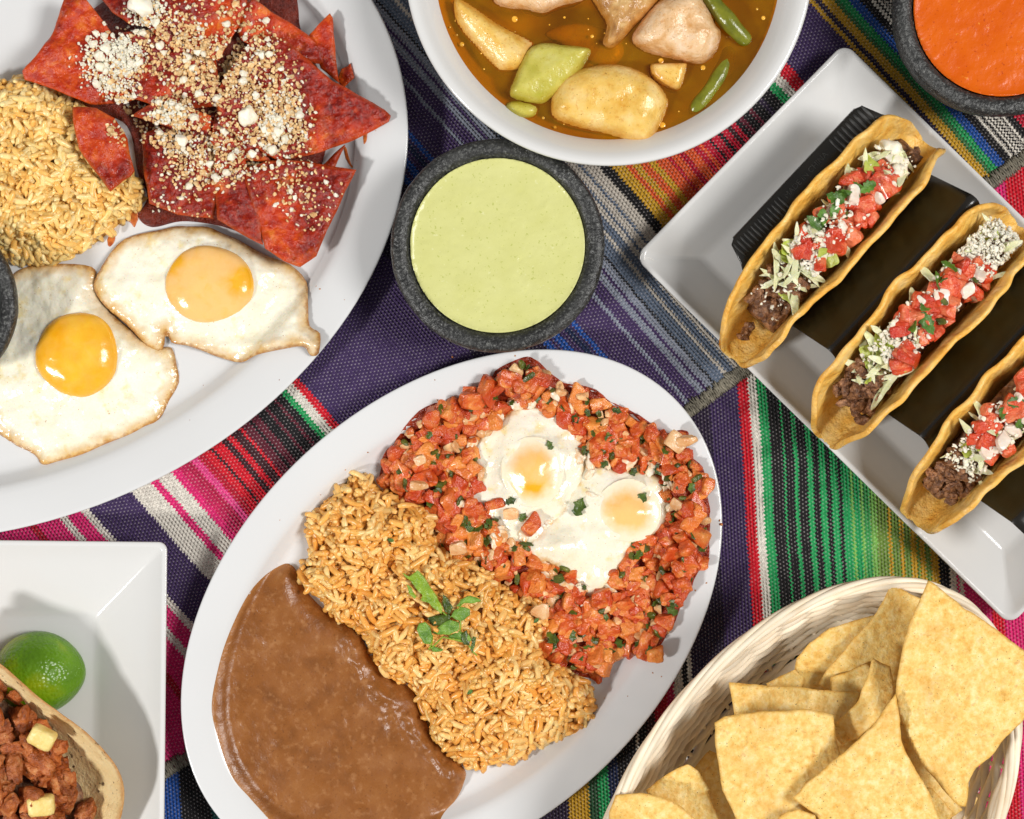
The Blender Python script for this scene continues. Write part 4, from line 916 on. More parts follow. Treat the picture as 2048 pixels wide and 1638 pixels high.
# crumbled cheese over the chips
MAT['cheese'] = simple('white_cheese', [(0.3, lin(236, 226, 200)), (0.7, lin(246, 241, 226))], 8, 3, .5, [(5, 1)], .3, 5, var=.12)
MAT['cheese_tan'] = simple('sauce_stained_cheese', [(0.3, lin(212, 160, 100)), (0.5, lin(232, 194, 138)), (0.7, lin(242, 220, 178))], 7, 3, .5, [(5, 1)], .2, 4, var=.4)
CR = [chunk(1, 0.8, 0.75, 1, 2.6, .55, 2.2, 50 + i) for i in range(8)]
CW = [new_mesh('cheese_crumb', V * 5.0, F, MAT['cheese'], smooth=False) for V, F in CR]; CT = [new_mesh('cheese_crumb', V * 5.0, F, MAT['cheese_tan'], smooth=False) for V, F in CR]
che = thing('crumbled_cheese', (*to(420, 220, 95), 90), 'crumbled white and tan cheese scattered over the red chilaquiles', 'cheese')
CL = [(215, 120, 62, 260, .8), (290, 20, 42, 170, .85), (340, 90, 75, 360, .12), (420, 150, 70, 300, .08), (520, 170, 75, 360, .15), (560, 240, 60, 340, .35), (345, 245, 55, 330, .35), (450, 300, 70, 300, .3), (240, 170, 45, 150, .5), (430, 60, 90, 160, .2), (560, 330, 70, 110, .35), (620, 400, 60, 60, .3), (380, 330, 60, 130, .35), (500, 90, 60, 110, .2), (250, 260, 30, 70, .2), (350, 400, 60, 40, .3), (545, 250, 22, 90, .95), (250, 110, 35, 130, .9), (345, 225, 24, 60, .8)]
CLUMP = [new_mesh('cheese_crumb', V * 5.0, F, MAT['cheese']) for V, F in [chunk(1, .85, .75, 3, 2.4, .45, 1.6, 70 + i) for i in range(3)]]
items = []
for cx_, cy_, r_, n_, w_ in CL:
    for _ in range(int(n_ * 1.75)):
        a = rng.random() * 6.283; rr = r_ * math.sqrt(rng.random()) * (.7 + .6 * rng.random()); px, py = cx_ + rr * math.cos(a), cy_ + rr * math.sin(a)
        X, Y = to(px, py, 100); z = drop(ctrees, X, Y, 0)
        if z < 30: continue
        sz = .42 + .55 * rng.random() ** 1.6 + (1.2 * rng.random() if rng.random() < .05 else 0)
        items.append((sz, X, Y, z + 2.2 * sz + 3.5 * rng.random() * (w_ > .3), rng.random() < w_))
for px, py, sz in [(494, 232, 4.2), (283, 12, 5.2), (196, 110, 2.6), (205, 130, 2.2), (357, 275, 2.8), (318, 205, 2.0), (210, 95, 2.2), (556, 262, 2.4), (545, 300, 2.4)]:
    X, Y = to(px, py, 104); items.append((sz, X, Y, drop(ctrees, X, Y, 40) + 2.2 * sz, True))
items.sort(key=lambda t: -t[0]); restw, restt = [], []
for i, (sz, X, Y, z, wh) in enumerate(items):
    rot = tuple(rng.random(3) * 6.28)
    if sz > 1.7: inst('cheese_crumb', CLUMP[i % 3], che, (X, Y, z), rot, sz * .9)
    elif i < 300: inst('cheese_crumb', (CW if wh else CT)[i % 8], che, (X, Y, z), rot, sz)
    else:
        V, F = CR[i % 8]; (restw if wh else restt).append((V * 5.0 * sz * (.6 + .8 * rng.random(3)) @ rotm(*rot).T + [X, Y, z], F))
for rs, m_, nm in ((restw, MAT['cheese'], 'white_crumbs'), (restt, MAT['cheese_tan'], 'stained_crumbs')):
    V, F, A = join(rs); tag(add(nm, V, F, m_, che, smooth=False, attrs={'rnd': A}), kind='stuff')
# smears of sauce on the platter
def smear(pts, label, jit=4, seed=0, h=50):
    p = toa(densify(smoothline(pts, 4), 6, jit, seed), h); P, F, d = gridmesh(p, 3.0); z = PL.z(P[:, 0], P[:, 1]) + .6 + 1.0 * (1 - np.exp(-d / 3)) + .5 * fbm(P[:, 0] / 5, P[:, 1] / 5, seed=seed)
    V, FF = close_sheet(P, F, z, z - .8); tag(add('sauce_smear', V, FF, simple('dried_sauce_%d' % seed, [(0.3, lin(150, 56, 14)), (0.7, lin(206, 118, 50))], 8, 3, .35)), label, 'sauce smear', 'sauce smears on the left platter')
smear([(684, 292), (690, 292), (698, 320), (704, 330), (699, 330), (690, 314)], 'thin orange sauce streak on the platter below the pointed chip', 2, 1)
smear([(728, 268), (736, 264), (734, 280), (728, 288)], 'short orange sauce drip on the rim beside the pointed chip', 2, 2)
smear([(240, 420), (262, 414), (270, 432), (262, 452), (250, 440), (236, 436)], 'orange sauce smear between the yellow rice and the filmed egg', 6, 3)
smear([(208, 468), (218, 462), (222, 476), (214, 488), (206, 480)], 'small orange sauce blot beside the yellow rice edge', 5, 4)

# ------------------------------------------------------------------ taco rack and crisp tacos
e1 = np.array([0.685, 0.728]); e2 = np.array([0.728, -0.685])          # layout axes (y up)
BASE = 26.0; TILT_SHIFT = 22.0
lx, ly = to(1597, 337, 175)                                            # middle of the outer lip edge
O = np.array([lx, ly]) - e1 * 12
PER = 241.0
prof = [(-2, 168), (0, 176), (6, 178), (44, 178), (56, 175), (61, 167), (136, BASE + 14), (142, BASE + 3), (150, BASE), (164, BASE), (172, BASE + 3), (178, BASE + 14)]
for k in range(3):
    b = PER * k
    ap = [(b + 266, 168), (b + 272, 178), (b + 279, 182), (b + 287, 182), (b + 294, 178), (b + 300, 168)]
    if k < 2: prof += ap + [(b + 377, BASE + 14), (b + 383, BASE + 3), (b + 391, BASE), (b + 405, BASE), (b + 413, BASE + 3), (b + 419, BASE + 14)]
    else: prof += ap[:4] + [(b + 318, 182), (b + 324, 176), (b + 326, 168)]
prof = np.array(prof); HL = 202.0
rack = thing('taco_rack', (*(O + e2 * 300), BASE - 1), 'black metal wave rack holding the three crisp tacos', 'rack')
nl = 24; V = []; F = []
sv = np.linspace(-1, 1, nl + 1)
for i, (t, z) in enumerate(prof):
    w = HL
    if t <= 52: w = HL - 26 * (1 - math.sqrt(max(0, 1 - (1 - max(t, 0) / 52) ** 2))) - 6
    for s in sv: V.append((*(O + e2 * t + e1 * s * w), z))
V = np.array(V); m = len(prof)
for i in range(m - 1):
    for j in range(nl): F.append((i * (nl + 1) + j, i * (nl + 1) + j + 1, (i + 1) * (nl + 1) + j + 1, (i + 1) * (nl + 1) + j))
rb_ = add('rack_sheet', V, F, MAT['black_metal'], rack)
md = rb_.modifiers.new('thickness', 'SOLIDIFY'); md.thickness = 4.0 * S; md.offset = 1
md = rb_.modifiers.new('edge', 'BEVEL'); md.width = 1.2 * S; md.segments = 1; md.limit_method = 'ANGLE'
# stamped ribs and lettering on the lip
for i in range(9):
    s = 92 + i * 11.0; V, F = chunk(20, 3.0, 1.4, 2, 5, 0.05, 1, i); a = math.atan2(e2[1], e2[0])
    add('stamped_rib', V @ rotm(0, 0, a).T + [*(O + e2 * 25 + e1 * s), 178.4], F, MAT['ridged_metal'], rack)
for i in range(14):
    s = -55 - i * 9.5; V, F = chunk(16, 2.4, 1.2, 2, 5, 0.05, 1, i); a = math.atan2(e2[1], e2[0])
    add('stamped_rib', V @ rotm(0, 0, a).T + [*(O + e2 * 24 + e1 * s), 178.2], F, MAT['ridged_metal'], rack)
fc = bpy.data.curves.new('stamped_text', 'FONT'); fc.body = 'MADE IN CHINA'; fc.size = 15.5 * S; fc.extrude = .5 * S; fc.align_x = 'CENTER'; fc.align_y = 'CENTER'; fc.materials.append(MAT['ridged_metal'])
fo = bpy.data.objects.new('stamped_text_curve', fc); col.objects.link(fo); bpy.context.view_layer.update()
fme = bpy.data.meshes.new_from_object(fo); bpy.data.objects.remove(fo); fo = bpy.data.objects.new('stamped_text', fme); col.objects.link(fo); fo.parent = rack
fo.location = Vector((np.array([*(O + e2 * 19 + e1 * 12), 178.6]) - org(rack)) * S); fo.rotation_euler = (0, 0, math.atan2(e1[1], e1[0]))

def shell_mat():
    n = N('fried_corn_shell')
    c = n.ramp(n.noise(40, 5), [(0.28, lin(228, 158, 52)), (0.48, lin(243, 194, 96)), (0.68, lin(249, 216, 142))])
    c = n.mix(n.math('MULTIPLY', n.math('SUBTRACT', 1.0, n.attr('edge'), clamp=True), .25), c, lin(222, 152, 56))
    c = n.mix(n.ramp(n.noise(3.0, 1), [(0.74, (0, 0, 0, 1)), (0.78, (.6, .6, .6, 1))]), c, lin(150, 84, 26))
    n.bump([(n.noise(28, 4), 3.0), (n.noise(8, 3), .8)])
    return n.end(c, .36, .18, 6, .45)
MAT['shell'] = shell_mat()
MAT['beef'] = simple('grilled_beef', [(0.3, lin(66, 38, 20)), (0.48, lin(120, 78, 50)), (0.64, lin(172, 124, 86))], 12, 5, .35, [(9, 1.6), (4, .5)], .05, 3, var=.4)
MAT['lettuce'] = simple('shredded_lettuce', [(0.3, lin(206, 208, 150)), (0.7, lin(232, 230, 196))], 22, 3, .3, [(8, 1)], .4, 6, var=.25)
MAT['lettuce_green'] = simple('green_lettuce', [(0.3, lin(160, 178, 60)), (0.7, lin(198, 204, 104))], 20, 3, .3, [(8, 1)], .4, 6, var=.2)
BEEF = dice_set('beef_piece', MAT['beef'], (20, 15, 12), 2.6, .55, 3, 6, 200)
LET = [leaf_mesh('lettuce_shred', MAT['lettuce'], 58 + 8 * i, 4.5 + 0.8 * i, 1.3, 40 + i, curl=.24, th=1.4, amp=.2) for i in range(5)] + [leaf_mesh('lettuce_shred', MAT['lettuce_green'], 44, 15, 1, 55, curl=.14, th=2.2)]
def taco(c, ang_off, R, seed, label, fill, openw=52.0):
    X0, Y0 = O + e2 * c[0] + e1 * c[1]; a = math.atan2(e1[1], e1[0]) + ang_off
    f1 = np.array([math.cos(a), math.sin(a)]); f2 = np.array([math.sin(a), -math.cos(a)]); z0 = BASE + 31
    root = thing('crisp_taco', (X0, Y0, z0), label, 'taco', 'crisp tacos in the rack')
    ns, nq = 60, 44; r0 = 40.0; Wd = 232.0; th0 = 1.30
    sv = np.sin(np.linspace(-1, 1, ns + 1) * math.pi / 2 * .985); qv = np.linspace(-1, 1, nq + 1)
    def cs(a_, spread):
        r = r0 * spread; s_ = np.sign(a_); b = np.abs(a_); t = np.minimum(b / r, th0)
        xx = r * np.sin(t); zz = r * (1 - np.cos(t)); ex = np.clip(b - r * th0, 0, None)
        cu = np.clip(ex - 150, 0, None); return s_ * (xx + ex * math.cos(th0) * 0.66 + cu * cu * .002), zz + ex * math.sin(th0) - cu * .12
    TB = math.radians(11); cb, sb = math.cos(TB), math.sin(TB)
    V = []; E = []
    for s in sv:
        L = Wd * (1 - abs(s) ** (2.6 if s < 0 else 4.2)) ** .5 + 18
        spread = 1.0 - .12 * abs(s) ** 3
        xx, zz = cs(qv * L, spread); xx, zz = xx * cb - zz * sb, zz * cb + xx * sb
        for j, q in enumerate(qv):
            wob = 8.0 * fbm(np.array([s * 5 + (q > 0) * 30]), np.array([q * 1.4]), seed=seed, o=3)[0] * (.3 + abs(q))
            p = f1 * s * R + f2 * (xx[j] + wob + (3 * math.sin(s * 9 + seed) * abs(q) ** 3)) + np.array([X0, Y0])
            V.append((p[0], p[1], z0 + zz[j] + 3 * wob * .3 + 14 * s * s)); E.append((1 - abs(q)) * L / 26.0)
    V = np.array(V); F = []
    for i in range(ns):
        for j in range(nq): F.append((i * (nq + 1) + j, (i + 1) * (nq + 1) + j, (i + 1) * (nq + 1) + j + 1, i * (nq + 1) + j + 1))
    so = add('taco_shell', V, F, MAT['shell'], root, attrs={'edge': E})
    md = so.modifiers.new('thickness', 'SOLIDIFY'); md.thickness = 11 * S; md.offset = 0
    md = so.modifiers.new('smooth', 'SUBSURF'); md.levels = 1; md.render_levels = 1
    def top(s): return z0 + cs(np.array([Wd * (1 - abs(s) ** (2.6 if s < 0 else 4.2)) ** .5 + 18]), 1.0)[1][0]
    def zf(s): return z0 + (top(s) - z0) * (.88 - .10 * abs(s)) - 6 - 70 * max(0, -s - .35) - 40 * max(0, s - .6)
    # bed of meat below the toppings
    bed = []
    for s in np.linspace(-.70, .86, 70):
        w = 42 * (1 - abs(s) ** 4) ** .5 * min(1, (top(s) - z0) / 120)
        z = zf(s) - 22 - 16 * (s < -.3)
        for q in np.linspace(-1, 1, 13): bed.append((*(np.array([X0, Y0]) + f1 * s * R + f2 * (q * w - (z - z0) * sb)), z - 10 * q * q + 13 * fbm(np.array([s * 22]), np.array([q * 3.2]), seed=seed + 4)[0]))
    bed = np.array(bed); F = [(i * 13 + j, i * 13 + j + 1, (i + 1) * 13 + j + 1, (i + 1) * 13 + j) for i in range(69) for j in range(12)]
    nb = len(bed); low = bed.copy(); low[:, 2] = np.maximum(z0 + 14, low[:, 2] - 40); cc = np.array([X0, Y0])
    t2 = (low[:, :2] - cc) @ f2; low[:, :2] = low[:, :2] - np.outer(t2 * .8, f2)
    be = boundary(np.array(F)); add('beef_filling', np.r_[bed, low], F + [tuple(i + nb for i in f[::-1]) for f in F] + [(b, a2, a2 + nb, b + nb) for a2, b in be], MAT['beef'], root)
    r = np.random.default_rng(seed); crumbs = []
    for kind, s0, s1, q0, q1, n_, dz in fill:
        if kind in ('crumb', 'tomato', 'beef', 'lettuce'): n_ = int(n_ * 1.55)
        for i in range(n_):
            s = s0 + (s1 - s0) * (i + r.random()) / n_; q = q0 + (q1 - q0) * r.random(); wlim = 42 * min(1, (top(s) - z0) / 150)
            z = zf(s) + dz + 4 * r.normal(); p = np.array([X0, Y0]) + f1 * s * R + f2 * (q * wlim - (z - z0) * sb)
            rot = (r.normal() * .4, r.normal() * .4, r.random() * 6.28)
            if kind == 'crumb':
                sz = .4 + .7 * r.random() ** 2; V_, F_ = CR[i % 8]; crumbs.append((V_ * 5.2 * sz * (.6 + .9 * r.random(3)) @ rotm(*rot).T + [p[0], p[1], z], F_)); continue
            nm, ms, sz = {'beef': ('beef_piece', BEEF, .62), 'tomato': ('tomato_dice', TOMR, .92), 'onion': ('onion_dice', ONIR, .85), 'lettuce': ('lettuce_shred', LET, 1.0), 'cilantro': ('cilantro_leaf', LEAF, .8), 'pepper': ('pepper_piece', PEP, 1.0), 'lump': ('cheese_crumb', CLUMP, 3.4)}[kind]
            inst(nm, ms[int(r.integers(len(ms)))], root, (p[0], p[1], z), rot, sz * (.82 + .36 * r.random()))
    if crumbs:
        V_, F_, A = join(crumbs); tag(add('cheese_crumbs', V_, F_, MAT['cheese'], root, smooth=False, attrs={'rnd': A}), kind='stuff')
    return root
taco((156, -44), .03, 284, 3, 'crisp taco in the rack slot nearest the round soup bowl', [
    ('beef', -.86, -.78, -.2, .2, 2, -6), ('beef', -.66, -.34, -.9, .9, 18, 6), ('crumb', -.66, -.3, -.9, .9, 34, 14), ('lettuce', -.5, -.08, -.9, .9, 24, 14), ('crumb', -.3, -.02, -.9, .9, 190, 20), ('beef', .70, .84, -.5, .5, 3, 0),
    ('crumb', -.2, .75, -.95, .95, 90, 24), ('lettuce', -.2, .6, -.95, .95, 10, 14), ('tomato', -.24, .56, -.85, .85, 24, 16), ('onion', -.02, .48, -.7, .7, 7, 26), ('pepper', .05, .3, -.6, .6, 5, 30), ('cilantro', -.08, .46, -.7, .7, 8, 34), ('crumb', -.1, .2, -.5, .9, 40, 34), ('lump', .46, .70, -.7, .7, 8, 12), ('lettuce', .4, .72, -.8, .6, 7, 12)])
taco((398, -38), .015, 284, 5, 'crisp taco in the middle slot of the black rack', [
    ('beef', -.76, -.46, -.9, .9, 24, 6), ('lettuce', -.58, -.28, -.8, .8, 18, 12), ('crumb', -.4, -.1, -.9, .9, 140, 22), ('tomato', -.36, -.24, -.3, .9, 3, 24), ('cilantro', -.16, .02, -.5, .5, 5, 30),
    ('crumb', -.5, .5, -.95, .95, 110, 24), ('lettuce', -.3, .5, -.95, .95, 9, 14), ('tomato', -.2, .5, -.85, .85, 24, 16), ('onion', .02, .44, -.8, .8, 6, 26), ('pepper', .0, .4, -.8, .8, 5, 30), ('cilantro', .1, .34, -.8, .2, 4, 34), ('crumb', .44, .84, -.9, .9, 420, 18), ('lettuce', .4, .8, -.7, .7, 5, 10), ('beef', -.1, .3, .5, .9, 3, 4)])
taco((639, -34), .0, 284, 9, 'crisp taco in the last slot, cut by the right frame edge', [
    ('beef', -.78, -.5, -.9, .9, 24, 6), ('crumb', -.6, -.1, -.9, .9, 200, 20), ('lettuce', -.56, -.2, -.8, .8, 14, 12), ('onion', -.44, 0, -.8, .8, 6, 26), ('lettuce', -.3, .4, -.95, .95, 8, 14), ('tomato', -.42, .4, -.85, .85, 20, 18), ('cilantro', -.2, .2, -.7, .7, 6, 32), ('crumb', .3, .8, -.9, .9, 200, 18)])
# ------------------------------------------------------------------ lime and soft pork taco on the square plate
def lime_mat():
    n = N('lime_peel')
    c = n.ramp(n.noise(120, 3, w=2.0), [(0.36, lin(68, 108, 2)), (0.54, lin(96, 140, 4)), (0.7, lin(156, 168, 10))])
    n.bump([(n.voro(7.5), -.5), (n.noise(30, 3), .4)])
    return n.end(c, .3, .0, 6, .5)
V, F = None, None; X, Y = to(73, 1347, 40)
V, F = ico(5); V = V * np.array([86, 82, 74]) + [0, 0, 0]; V[:, 0] += 9 * np.clip(V[:, 0] / 88, 0, 1) ** 6; V[:, 2] = np.maximum(V[:, 2], -18)
tag(add('lime', V + [X, Y, 13 + 14], F, lime_mat(), origin=(X, Y, 13)), 'green lime tucked behind the soft pork taco', 'lime')
def tort_mat():
    n = N('soft_corn_tortilla')
    c = n.ramp(n.noise(70, 4), [(0.3, lin(222, 192, 134)), (0.7, lin(238, 217, 170))])
    e = n.math('ADD', n.attr('d'), n.math('MULTIPLY', n.math('SUBTRACT', n.noise(20, 4), .5), 26.0))
    c = n.mix(n.math('MULTIPLY', n.math('SUBTRACT', 1.0, n.math('DIVIDE', e, 13.0), clamp=True), .85), c, lin(180, 116, 48))
    c = n.mix(n.ramp(n.noise(13, 4), [(0.62, (0, 0, 0, 1)), (0.68, (.9, .9, .9, 1))]), c, lin(70, 40, 18))
    c = n.mix(n.ramp(n.noise(44, 4, w=8.0), [(0.55, (0, 0, 0, 1)), (0.72, (.6, .6, .6, 1))]), c, lin(190, 140, 72))
    n.bump([(n.noise(24, 4), 2.0), (n.noise(6, 3), .8)]); return n.end(c, .6, .2, 6, .3)
pt = thing('soft_taco', (*to(60, 1560, 60), 13), 'soft corn taco of orange pork and pineapple in the lower left corner', 'taco')
TO = [(-120, 1270), (-40, 1306), (0, 1328), (55, 1376), (110, 1420), (168, 1462), (212, 1506), (238, 1546), (246, 1584), (241, 1622), (226, 1662), (190, 1720), (90, 1780), (-60, 1780), (-160, 1700), (-200, 1500)]
poly = toa(smoothline(TO, 8), 150)
P, F, d = gridmesh(poly, 5.0)
rimz = np.clip(((P[:, 0] - to(-40, 0, 150)[0]) * .55 + (P[:, 1] - to(0, 1600, 150)[1]) * .84) / 190, 0, 1)
zt = 24 + (150 - 24) * np.exp(-(d / 60) ** 1.1) * (.45 + .55 * rimz) + 5 * fbm(P[:, 0] / 40, P[:, 1] / 40, seed=3)
V, FF = close_sheet(P, F, zt, zt - 4)
add('tortilla', V, FF, tort_mat(), pt, attrs={'d': np.r_[d, d]})
ptree = bvh(V, FF)
MAT['pork'] = simple('adobo_pork', [(0.28, lin(92, 40, 14)), (0.44, lin(160, 80, 32)), (0.56, lin(194, 110, 54)), (0.68, lin(214, 150, 96))], 22, 5, .3, [(12, 3), (4, 1.2)], .1, 4, var=.45)
MAT['pine'] = simple('grilled_pineapple', [(0.3, lin(222, 190, 100)), (0.7, lin(240, 220, 148))], 24, 4, .3, [(8, 1)], .35, 8)
PK = dice_set('pork_piece', MAT['pork'], (30, 17, 14), 2.6, .8, 3, 8, 300, 1, 0)
mp_ = toa(smoothline([(-90, 1330), (-20, 1372), (20, 1400), (60, 1440), (100, 1470), (112, 1520), (142, 1575), (158, 1615), (160, 1650), (140, 1690), (0, 1720), (-100, 1600)], 5), 120)
Q = inside(mp_, 700, 9); dd, _ = sdist(Q, mp_); g = {}
P, F, d = gridmesh(mp_, 10.0); zz = 60 + 40 * (1 - np.exp(-d / 30)) + 8 * fbm(P[:, 0] / 30, P[:, 1] / 30, seed=3); V, FF = close_sheet(P, F, zz - 30, np.full(len(P), 30.0)); add('pork_filling', V, FF, MAT['beef'], pt)  # mound in darker beef colour, painting shade into gaps between pork pieces
for i in range(len(Q)):
    kx = (int(Q[i, 0] // 29), int(Q[i, 1] // 29))
    if kx in g or Q[i, 1] < -900: continue
    g[kx] = 1; z = 64 + 44 * (1 - math.exp(-dd[i] / 30)) + 24 * rng.random()
    inst('pork_piece', PK[i % 8], pt, (Q[i, 0], Q[i, 1], z), (rng.normal() * .6, rng.normal() * .6, rng.random() * 6.28), .75 + .5 * rng.random())
for px, py, yaw, sz in [(87, 1473, -.5, 1.0), (85, 1608, .08, 1.0)]:
    X, Y = to(px, py, 130); V, F = chunk(25 * sz, 19 * sz, 15, 3, 9.0, .05, 1.2, int(py)); add('pineapple_cube', V @ rotm(.15, .1, yaw).T + [X, Y, 140], F, MAT['pine'], pt)

# ------------------------------------------------------------------ basket
MAT['wicker'] = simple('bleached_wicker', [(0.3, lin(228, 208, 178)), (0.6, lin(240, 227, 204))], 60, 2, .5, [(8, .1)], .05, 3, var=.28)
ZR = 262.0; bx0, by0 = to(1603, 1660, ZR); kk = kf(ZR); BA, BB = 556 * kk, 346 * kk; bang = math.atan2(.808, .589)
bask = thing('chip_basket', (bx0, by0, 5), 'oval woven wicker basket full of tortilla chips', 'basket')
def ell(u, off, z):
    f = off; x = (BA + f) * np.cos(u); y = (BB + f) * np.sin(u); ca, sa = math.cos(bang), math.sin(bang)
    return np.c_[bx0 + x * ca - y * sa, by0 + x * sa + y * ca, np.broadcast_to(z, np.shape(u))]
def offz(z): t = np.clip((z - 12) / 240, 0, 1); return -128 * (1 - t ** .72)
u = np.linspace(0, 2 * math.pi, 300, endpoint=False); NS = 42
zrow = np.arange(16, 248, 15.5)
for i, z in enumerate(zrow):
    wv = 4.2 * np.cos(u * NS / 2 + (i % 2) * math.pi)
    V, F = tube(ell(u, offz(z) + wv, z + 1.5 * np.sin(u * NS / 2 + i)), 7.9, 7, True); add('weave_strand', V, F, MAT['wicker'], bask)
for j in range(NS):
    uj = (2 * j + 0.0) * math.pi / NS; zz = np.linspace(8, 256, 14)
    p = np.array([ell(np.array([uj]), offz(z_), z_)[0] for z_ in zz]); V, F = tube(p, 4.6, 6); add('stake', V, F, MAT['wicker'], bask)
for j in range(5):       # twisted rim
    ph = j * 2 * math.pi / 5; tw = u * 5 + ph
    V, F = tube(ell(u, 8 * np.cos(tw) - 1, ZR - 8 + 7 * np.sin(tw)), 6.4, 7, True); add('rim_strand', V, F, MAT['wicker'], bask)
bp_ = [ell(u[::4], -128 - 6, 11.0)]; V, F = lathe([(1, 7), (1, 15)], 80); pe = ell(np.linspace(0, 2 * math.pi, 80, endpoint=False), -130.0, 0.0)
V = np.r_[pe + [0, 0, 8], pe + [0, 0, 14]]; add('basket_floor', V, F, MAT['wicker'], bask, smooth=False)
# ------------------------------------------------------------------ tortilla chips in the basket
def chip_mat():
    n = N('yellow_corn_chip')
    c = n.ramp(n.noise(13, 5, rough=.65), [(0.32, lin(224, 172, 78)), (0.5, lin(238, 202, 120)), (0.66, lin(246, 221, 158))])
    c = n.mix(n.math('MULTIPLY', n.math('SUBTRACT', 1.0, n.math('DIVIDE', n.attr('d'), 5.0), clamp=True), .6), c, lin(214, 152, 50))
    c = n.mix(n.ramp(n.noise(3.2, 1), [(0.70, (0, 0, 0, 1)), (0.74, (.8, .8, .8, 1))]), c, lin(96, 60, 30))
    c = n.mix(n.ramp(n.noise(90, 4, w=4.0), [(0.5, (0, 0, 0, 1)), (0.75, (.5, .5, .5, 1))]), c, lin(210, 150, 58))
    c = n.mix(n.ramp(n.noise(11, 3, w=9.0), [(0.6, (0, 0, 0, 1)), (0.72, (.45, .45, .45, 1))]), c, lin(190, 120, 44))
    n.bump([(n.noise(12, 5), 1.2), (n.noise(5, 3), .5)])
    return n.end(c, .5, .22, 12, .35)
MAT['chip'] = chip_mat()
def chip(pts, zc, gx, gy, curl, cang, label, seed, curl2=0.0, thick=5.5, h=None):
    h = zc if h is None else h
    poly = toa(densify(pts, 9, 2.6, seed), h); c = poly.mean(0); ca, sa = math.cos(cang), math.sin(cang)
    def zf(X, Y, d):
        q = (X - c[0]) * ca + (Y - c[1]) * sa; p = -(X - c[0]) * sa + (Y - c[1]) * ca
        return zc + gx * (X - c[0]) + gy * (Y - c[1]) + curl * q * q / 100 + curl2 * p * p / 100 + 11 * fbm(X / 90, Y / 90, seed=seed) + .8 * fbm(X / 12, Y / 12, seed=seed) + 9 * np.clip(fbm(X / 17, Y / 17, seed=seed + 70, o=2) - .28, 0, 1)
    V, F, d = sheet(poly, 5.0, zf, thick)
    return tag(add('tortilla_chip', V, F, MAT['chip'], attrs={'d': d}), label, 'tortilla chip', 'yellow tortilla chips in the basket')
# low layer
chip([(1300, 1640), (1420, 1500), (1560, 1560), (1600, 1700), (1400, 1760)], 110, .1, .05, .02, 0, 'shadowed chip deep in the basket at its left end', 30)
chip([(1520, 1500), (1660, 1360), (1760, 1480), (1700, 1620), (1560, 1620)], 120, 0, .1, .03, 1, 'shadowed chip deep in the middle of the basket', 31)
chip([(1680, 1420), (1820, 1300), (1920, 1380), (1880, 1520), (1760, 1560)], 130, 0, .1, .02, 1, 'shadowed chip deep in the upper end of the basket', 32)
chip([(1700, 1600), (1860, 1500), (1960, 1600), (1900, 1720), (1750, 1720)], 130, 0, .05, .02, 1, 'shadowed chip deep at the right side of the basket', 33)
chip([(1742, 1227), (1700, 1238), (1655, 1254), (1618, 1283), (1595, 1316), (1593, 1340), (1604, 1376), (1660, 1420), (1740, 1400), (1780, 1300)], 190, .10, .35, .03, .5, 'rounded shaded chip leaning on the inner back wall of the basket', 34)
chip([(1531, 1367), (1560, 1350), (1589, 1337), (1610, 1350), (1600, 1400), (1560, 1410)], 170, 0, .2, 0, 0, 'small chip corner between the back wall and the wide chip', 35)
chip([(1773, 1166), (1786, 1168), (1813, 1186), (1842, 1196), (1880, 1240), (1860, 1360), (1800, 1420), (1690, 1410), (1641, 1374), (1660, 1337), (1697, 1287), (1738, 1238), (1759, 1200)], 226, .05, .30, -.03, .6, 'tall shaded chip standing behind the largest chip', 36)
chip([(1662, 1356), (1690, 1345), (1730, 1326), (1748, 1340), (1750, 1400), (1700, 1420), (1662, 1400)], 222, .1, .1, .08, 0, 'small square chip behind the folded chip', 37)
chip([(1459, 1366), (1500, 1370), (1600, 1377), (1722, 1388), (1716, 1420), (1690, 1470), (1600, 1500), (1500, 1490), (1469, 1428)], 238, -.02, -.22, .02, .2, 'wide flat topped chip behind the large left chip', 38)
chip([(1742, 1314), (1760, 1324), (1780, 1334), (1790, 1384), (1760, 1440), (1720, 1478), (1690, 1498), (1674, 1476), (1672, 1453), (1718, 1399), (1734, 1349)], 268, .10, .16, -.22, .75, 'narrow folded chip curling up in the middle of the basket', 39)
chip([(1404, 1544), (1436, 1508), (1470, 1560), (1500, 1660), (1440, 1660), (1420, 1600)], 175, .1, .1, 0, 0, 'dark narrow chip left of the large left chip', 40)
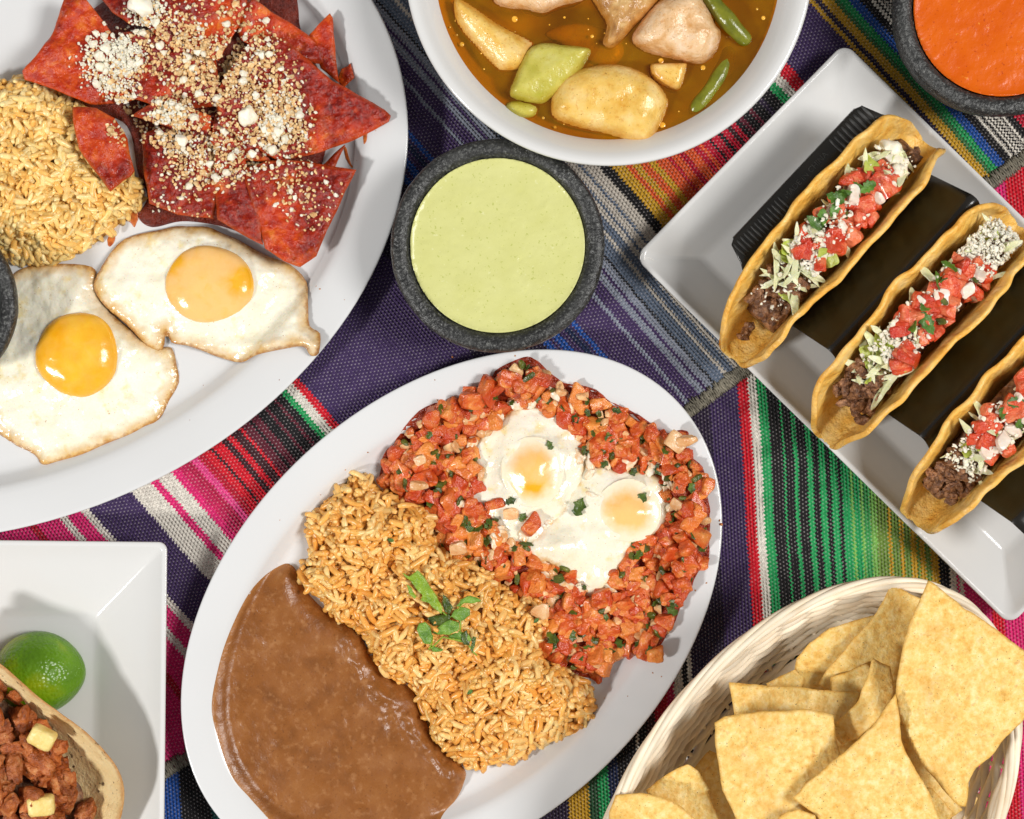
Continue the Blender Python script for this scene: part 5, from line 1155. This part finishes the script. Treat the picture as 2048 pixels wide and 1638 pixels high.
chip([(1291, 1581), (1330, 1552), (1374, 1525), (1395, 1540), (1421, 1577), (1414, 1586), (1440, 1640), (1430, 1690), (1360, 1690)], 236, .05, .12, .03, .6, 'chip with a snapped corner near the left rim', 41)
chip([(1231, 1590), (1283, 1585), (1324, 1592), (1366, 1617), (1392, 1640), (1410, 1700), (1300, 1740), (1214, 1690), (1219, 1627)], 272, -.05, .06, -.05, .3, 'rounded chip lying over the left end of the rim', 42)
chip([(1862, 1573), (1880, 1595), (1903, 1622), (1890, 1680), (1820, 1680), (1800, 1600)], 236, .1, 0, 0, 0, 'broken chip edge below the largest chip', 43)
chip([(1790, 1400), (1822, 1475), (1866, 1545), (1926, 1622), (1890, 1650), (1840, 1640), (1790, 1540)], 232, .0, .05, .02, 0, 'shaded chip wedged between the two brightest chips', 44)
chip([(1428, 1447), (1448, 1434), (1531, 1422), (1614, 1418), (1668, 1432), (1672, 1474), (1682, 1507), (1690, 1580), (1640, 1690), (1500, 1700), (1473, 1640), (1448, 1585), (1434, 1511)], 296, .02, .02, -.045, .25, 'large rounded chip at the left middle of the basket', 45)
chip([(1556, 1637), (1575, 1622), (1596, 1617), (1630, 1630), (1650, 1700), (1560, 1700)], 318, 0, .1, -.1, 0, 'small chip tip at the bottom frame edge', 46)
chip([(1790, 1387), (1797, 1430), (1802, 1482), (1833, 1544), (1858, 1585), (1880, 1640), (1880, 1740), (1700, 1740), (1640, 1640), (1618, 1623), (1586, 1600), (1614, 1569), (1676, 1511), (1738, 1453)], 330, .02, .10, -.03, .9, 'bright triangular chip at the bottom centre of the basket', 47)
chip([(1853, 1158), (1865, 1164), (1926, 1215), (1984, 1253), (2048, 1303), (2066, 1340), (2068, 1400), (2048, 1440), (2014, 1475), (1981, 1519), (1955, 1540), (1944, 1569), (1937, 1620), (1926, 1618), (1897, 1589), (1853, 1537), (1818, 1475), (1798, 1417), (1795, 1364), (1806, 1294), (1821, 1239), (1838, 1195)], 338, .06, .10, -.035, .1, 'largest pale chip standing up at the right of the basket', 48)
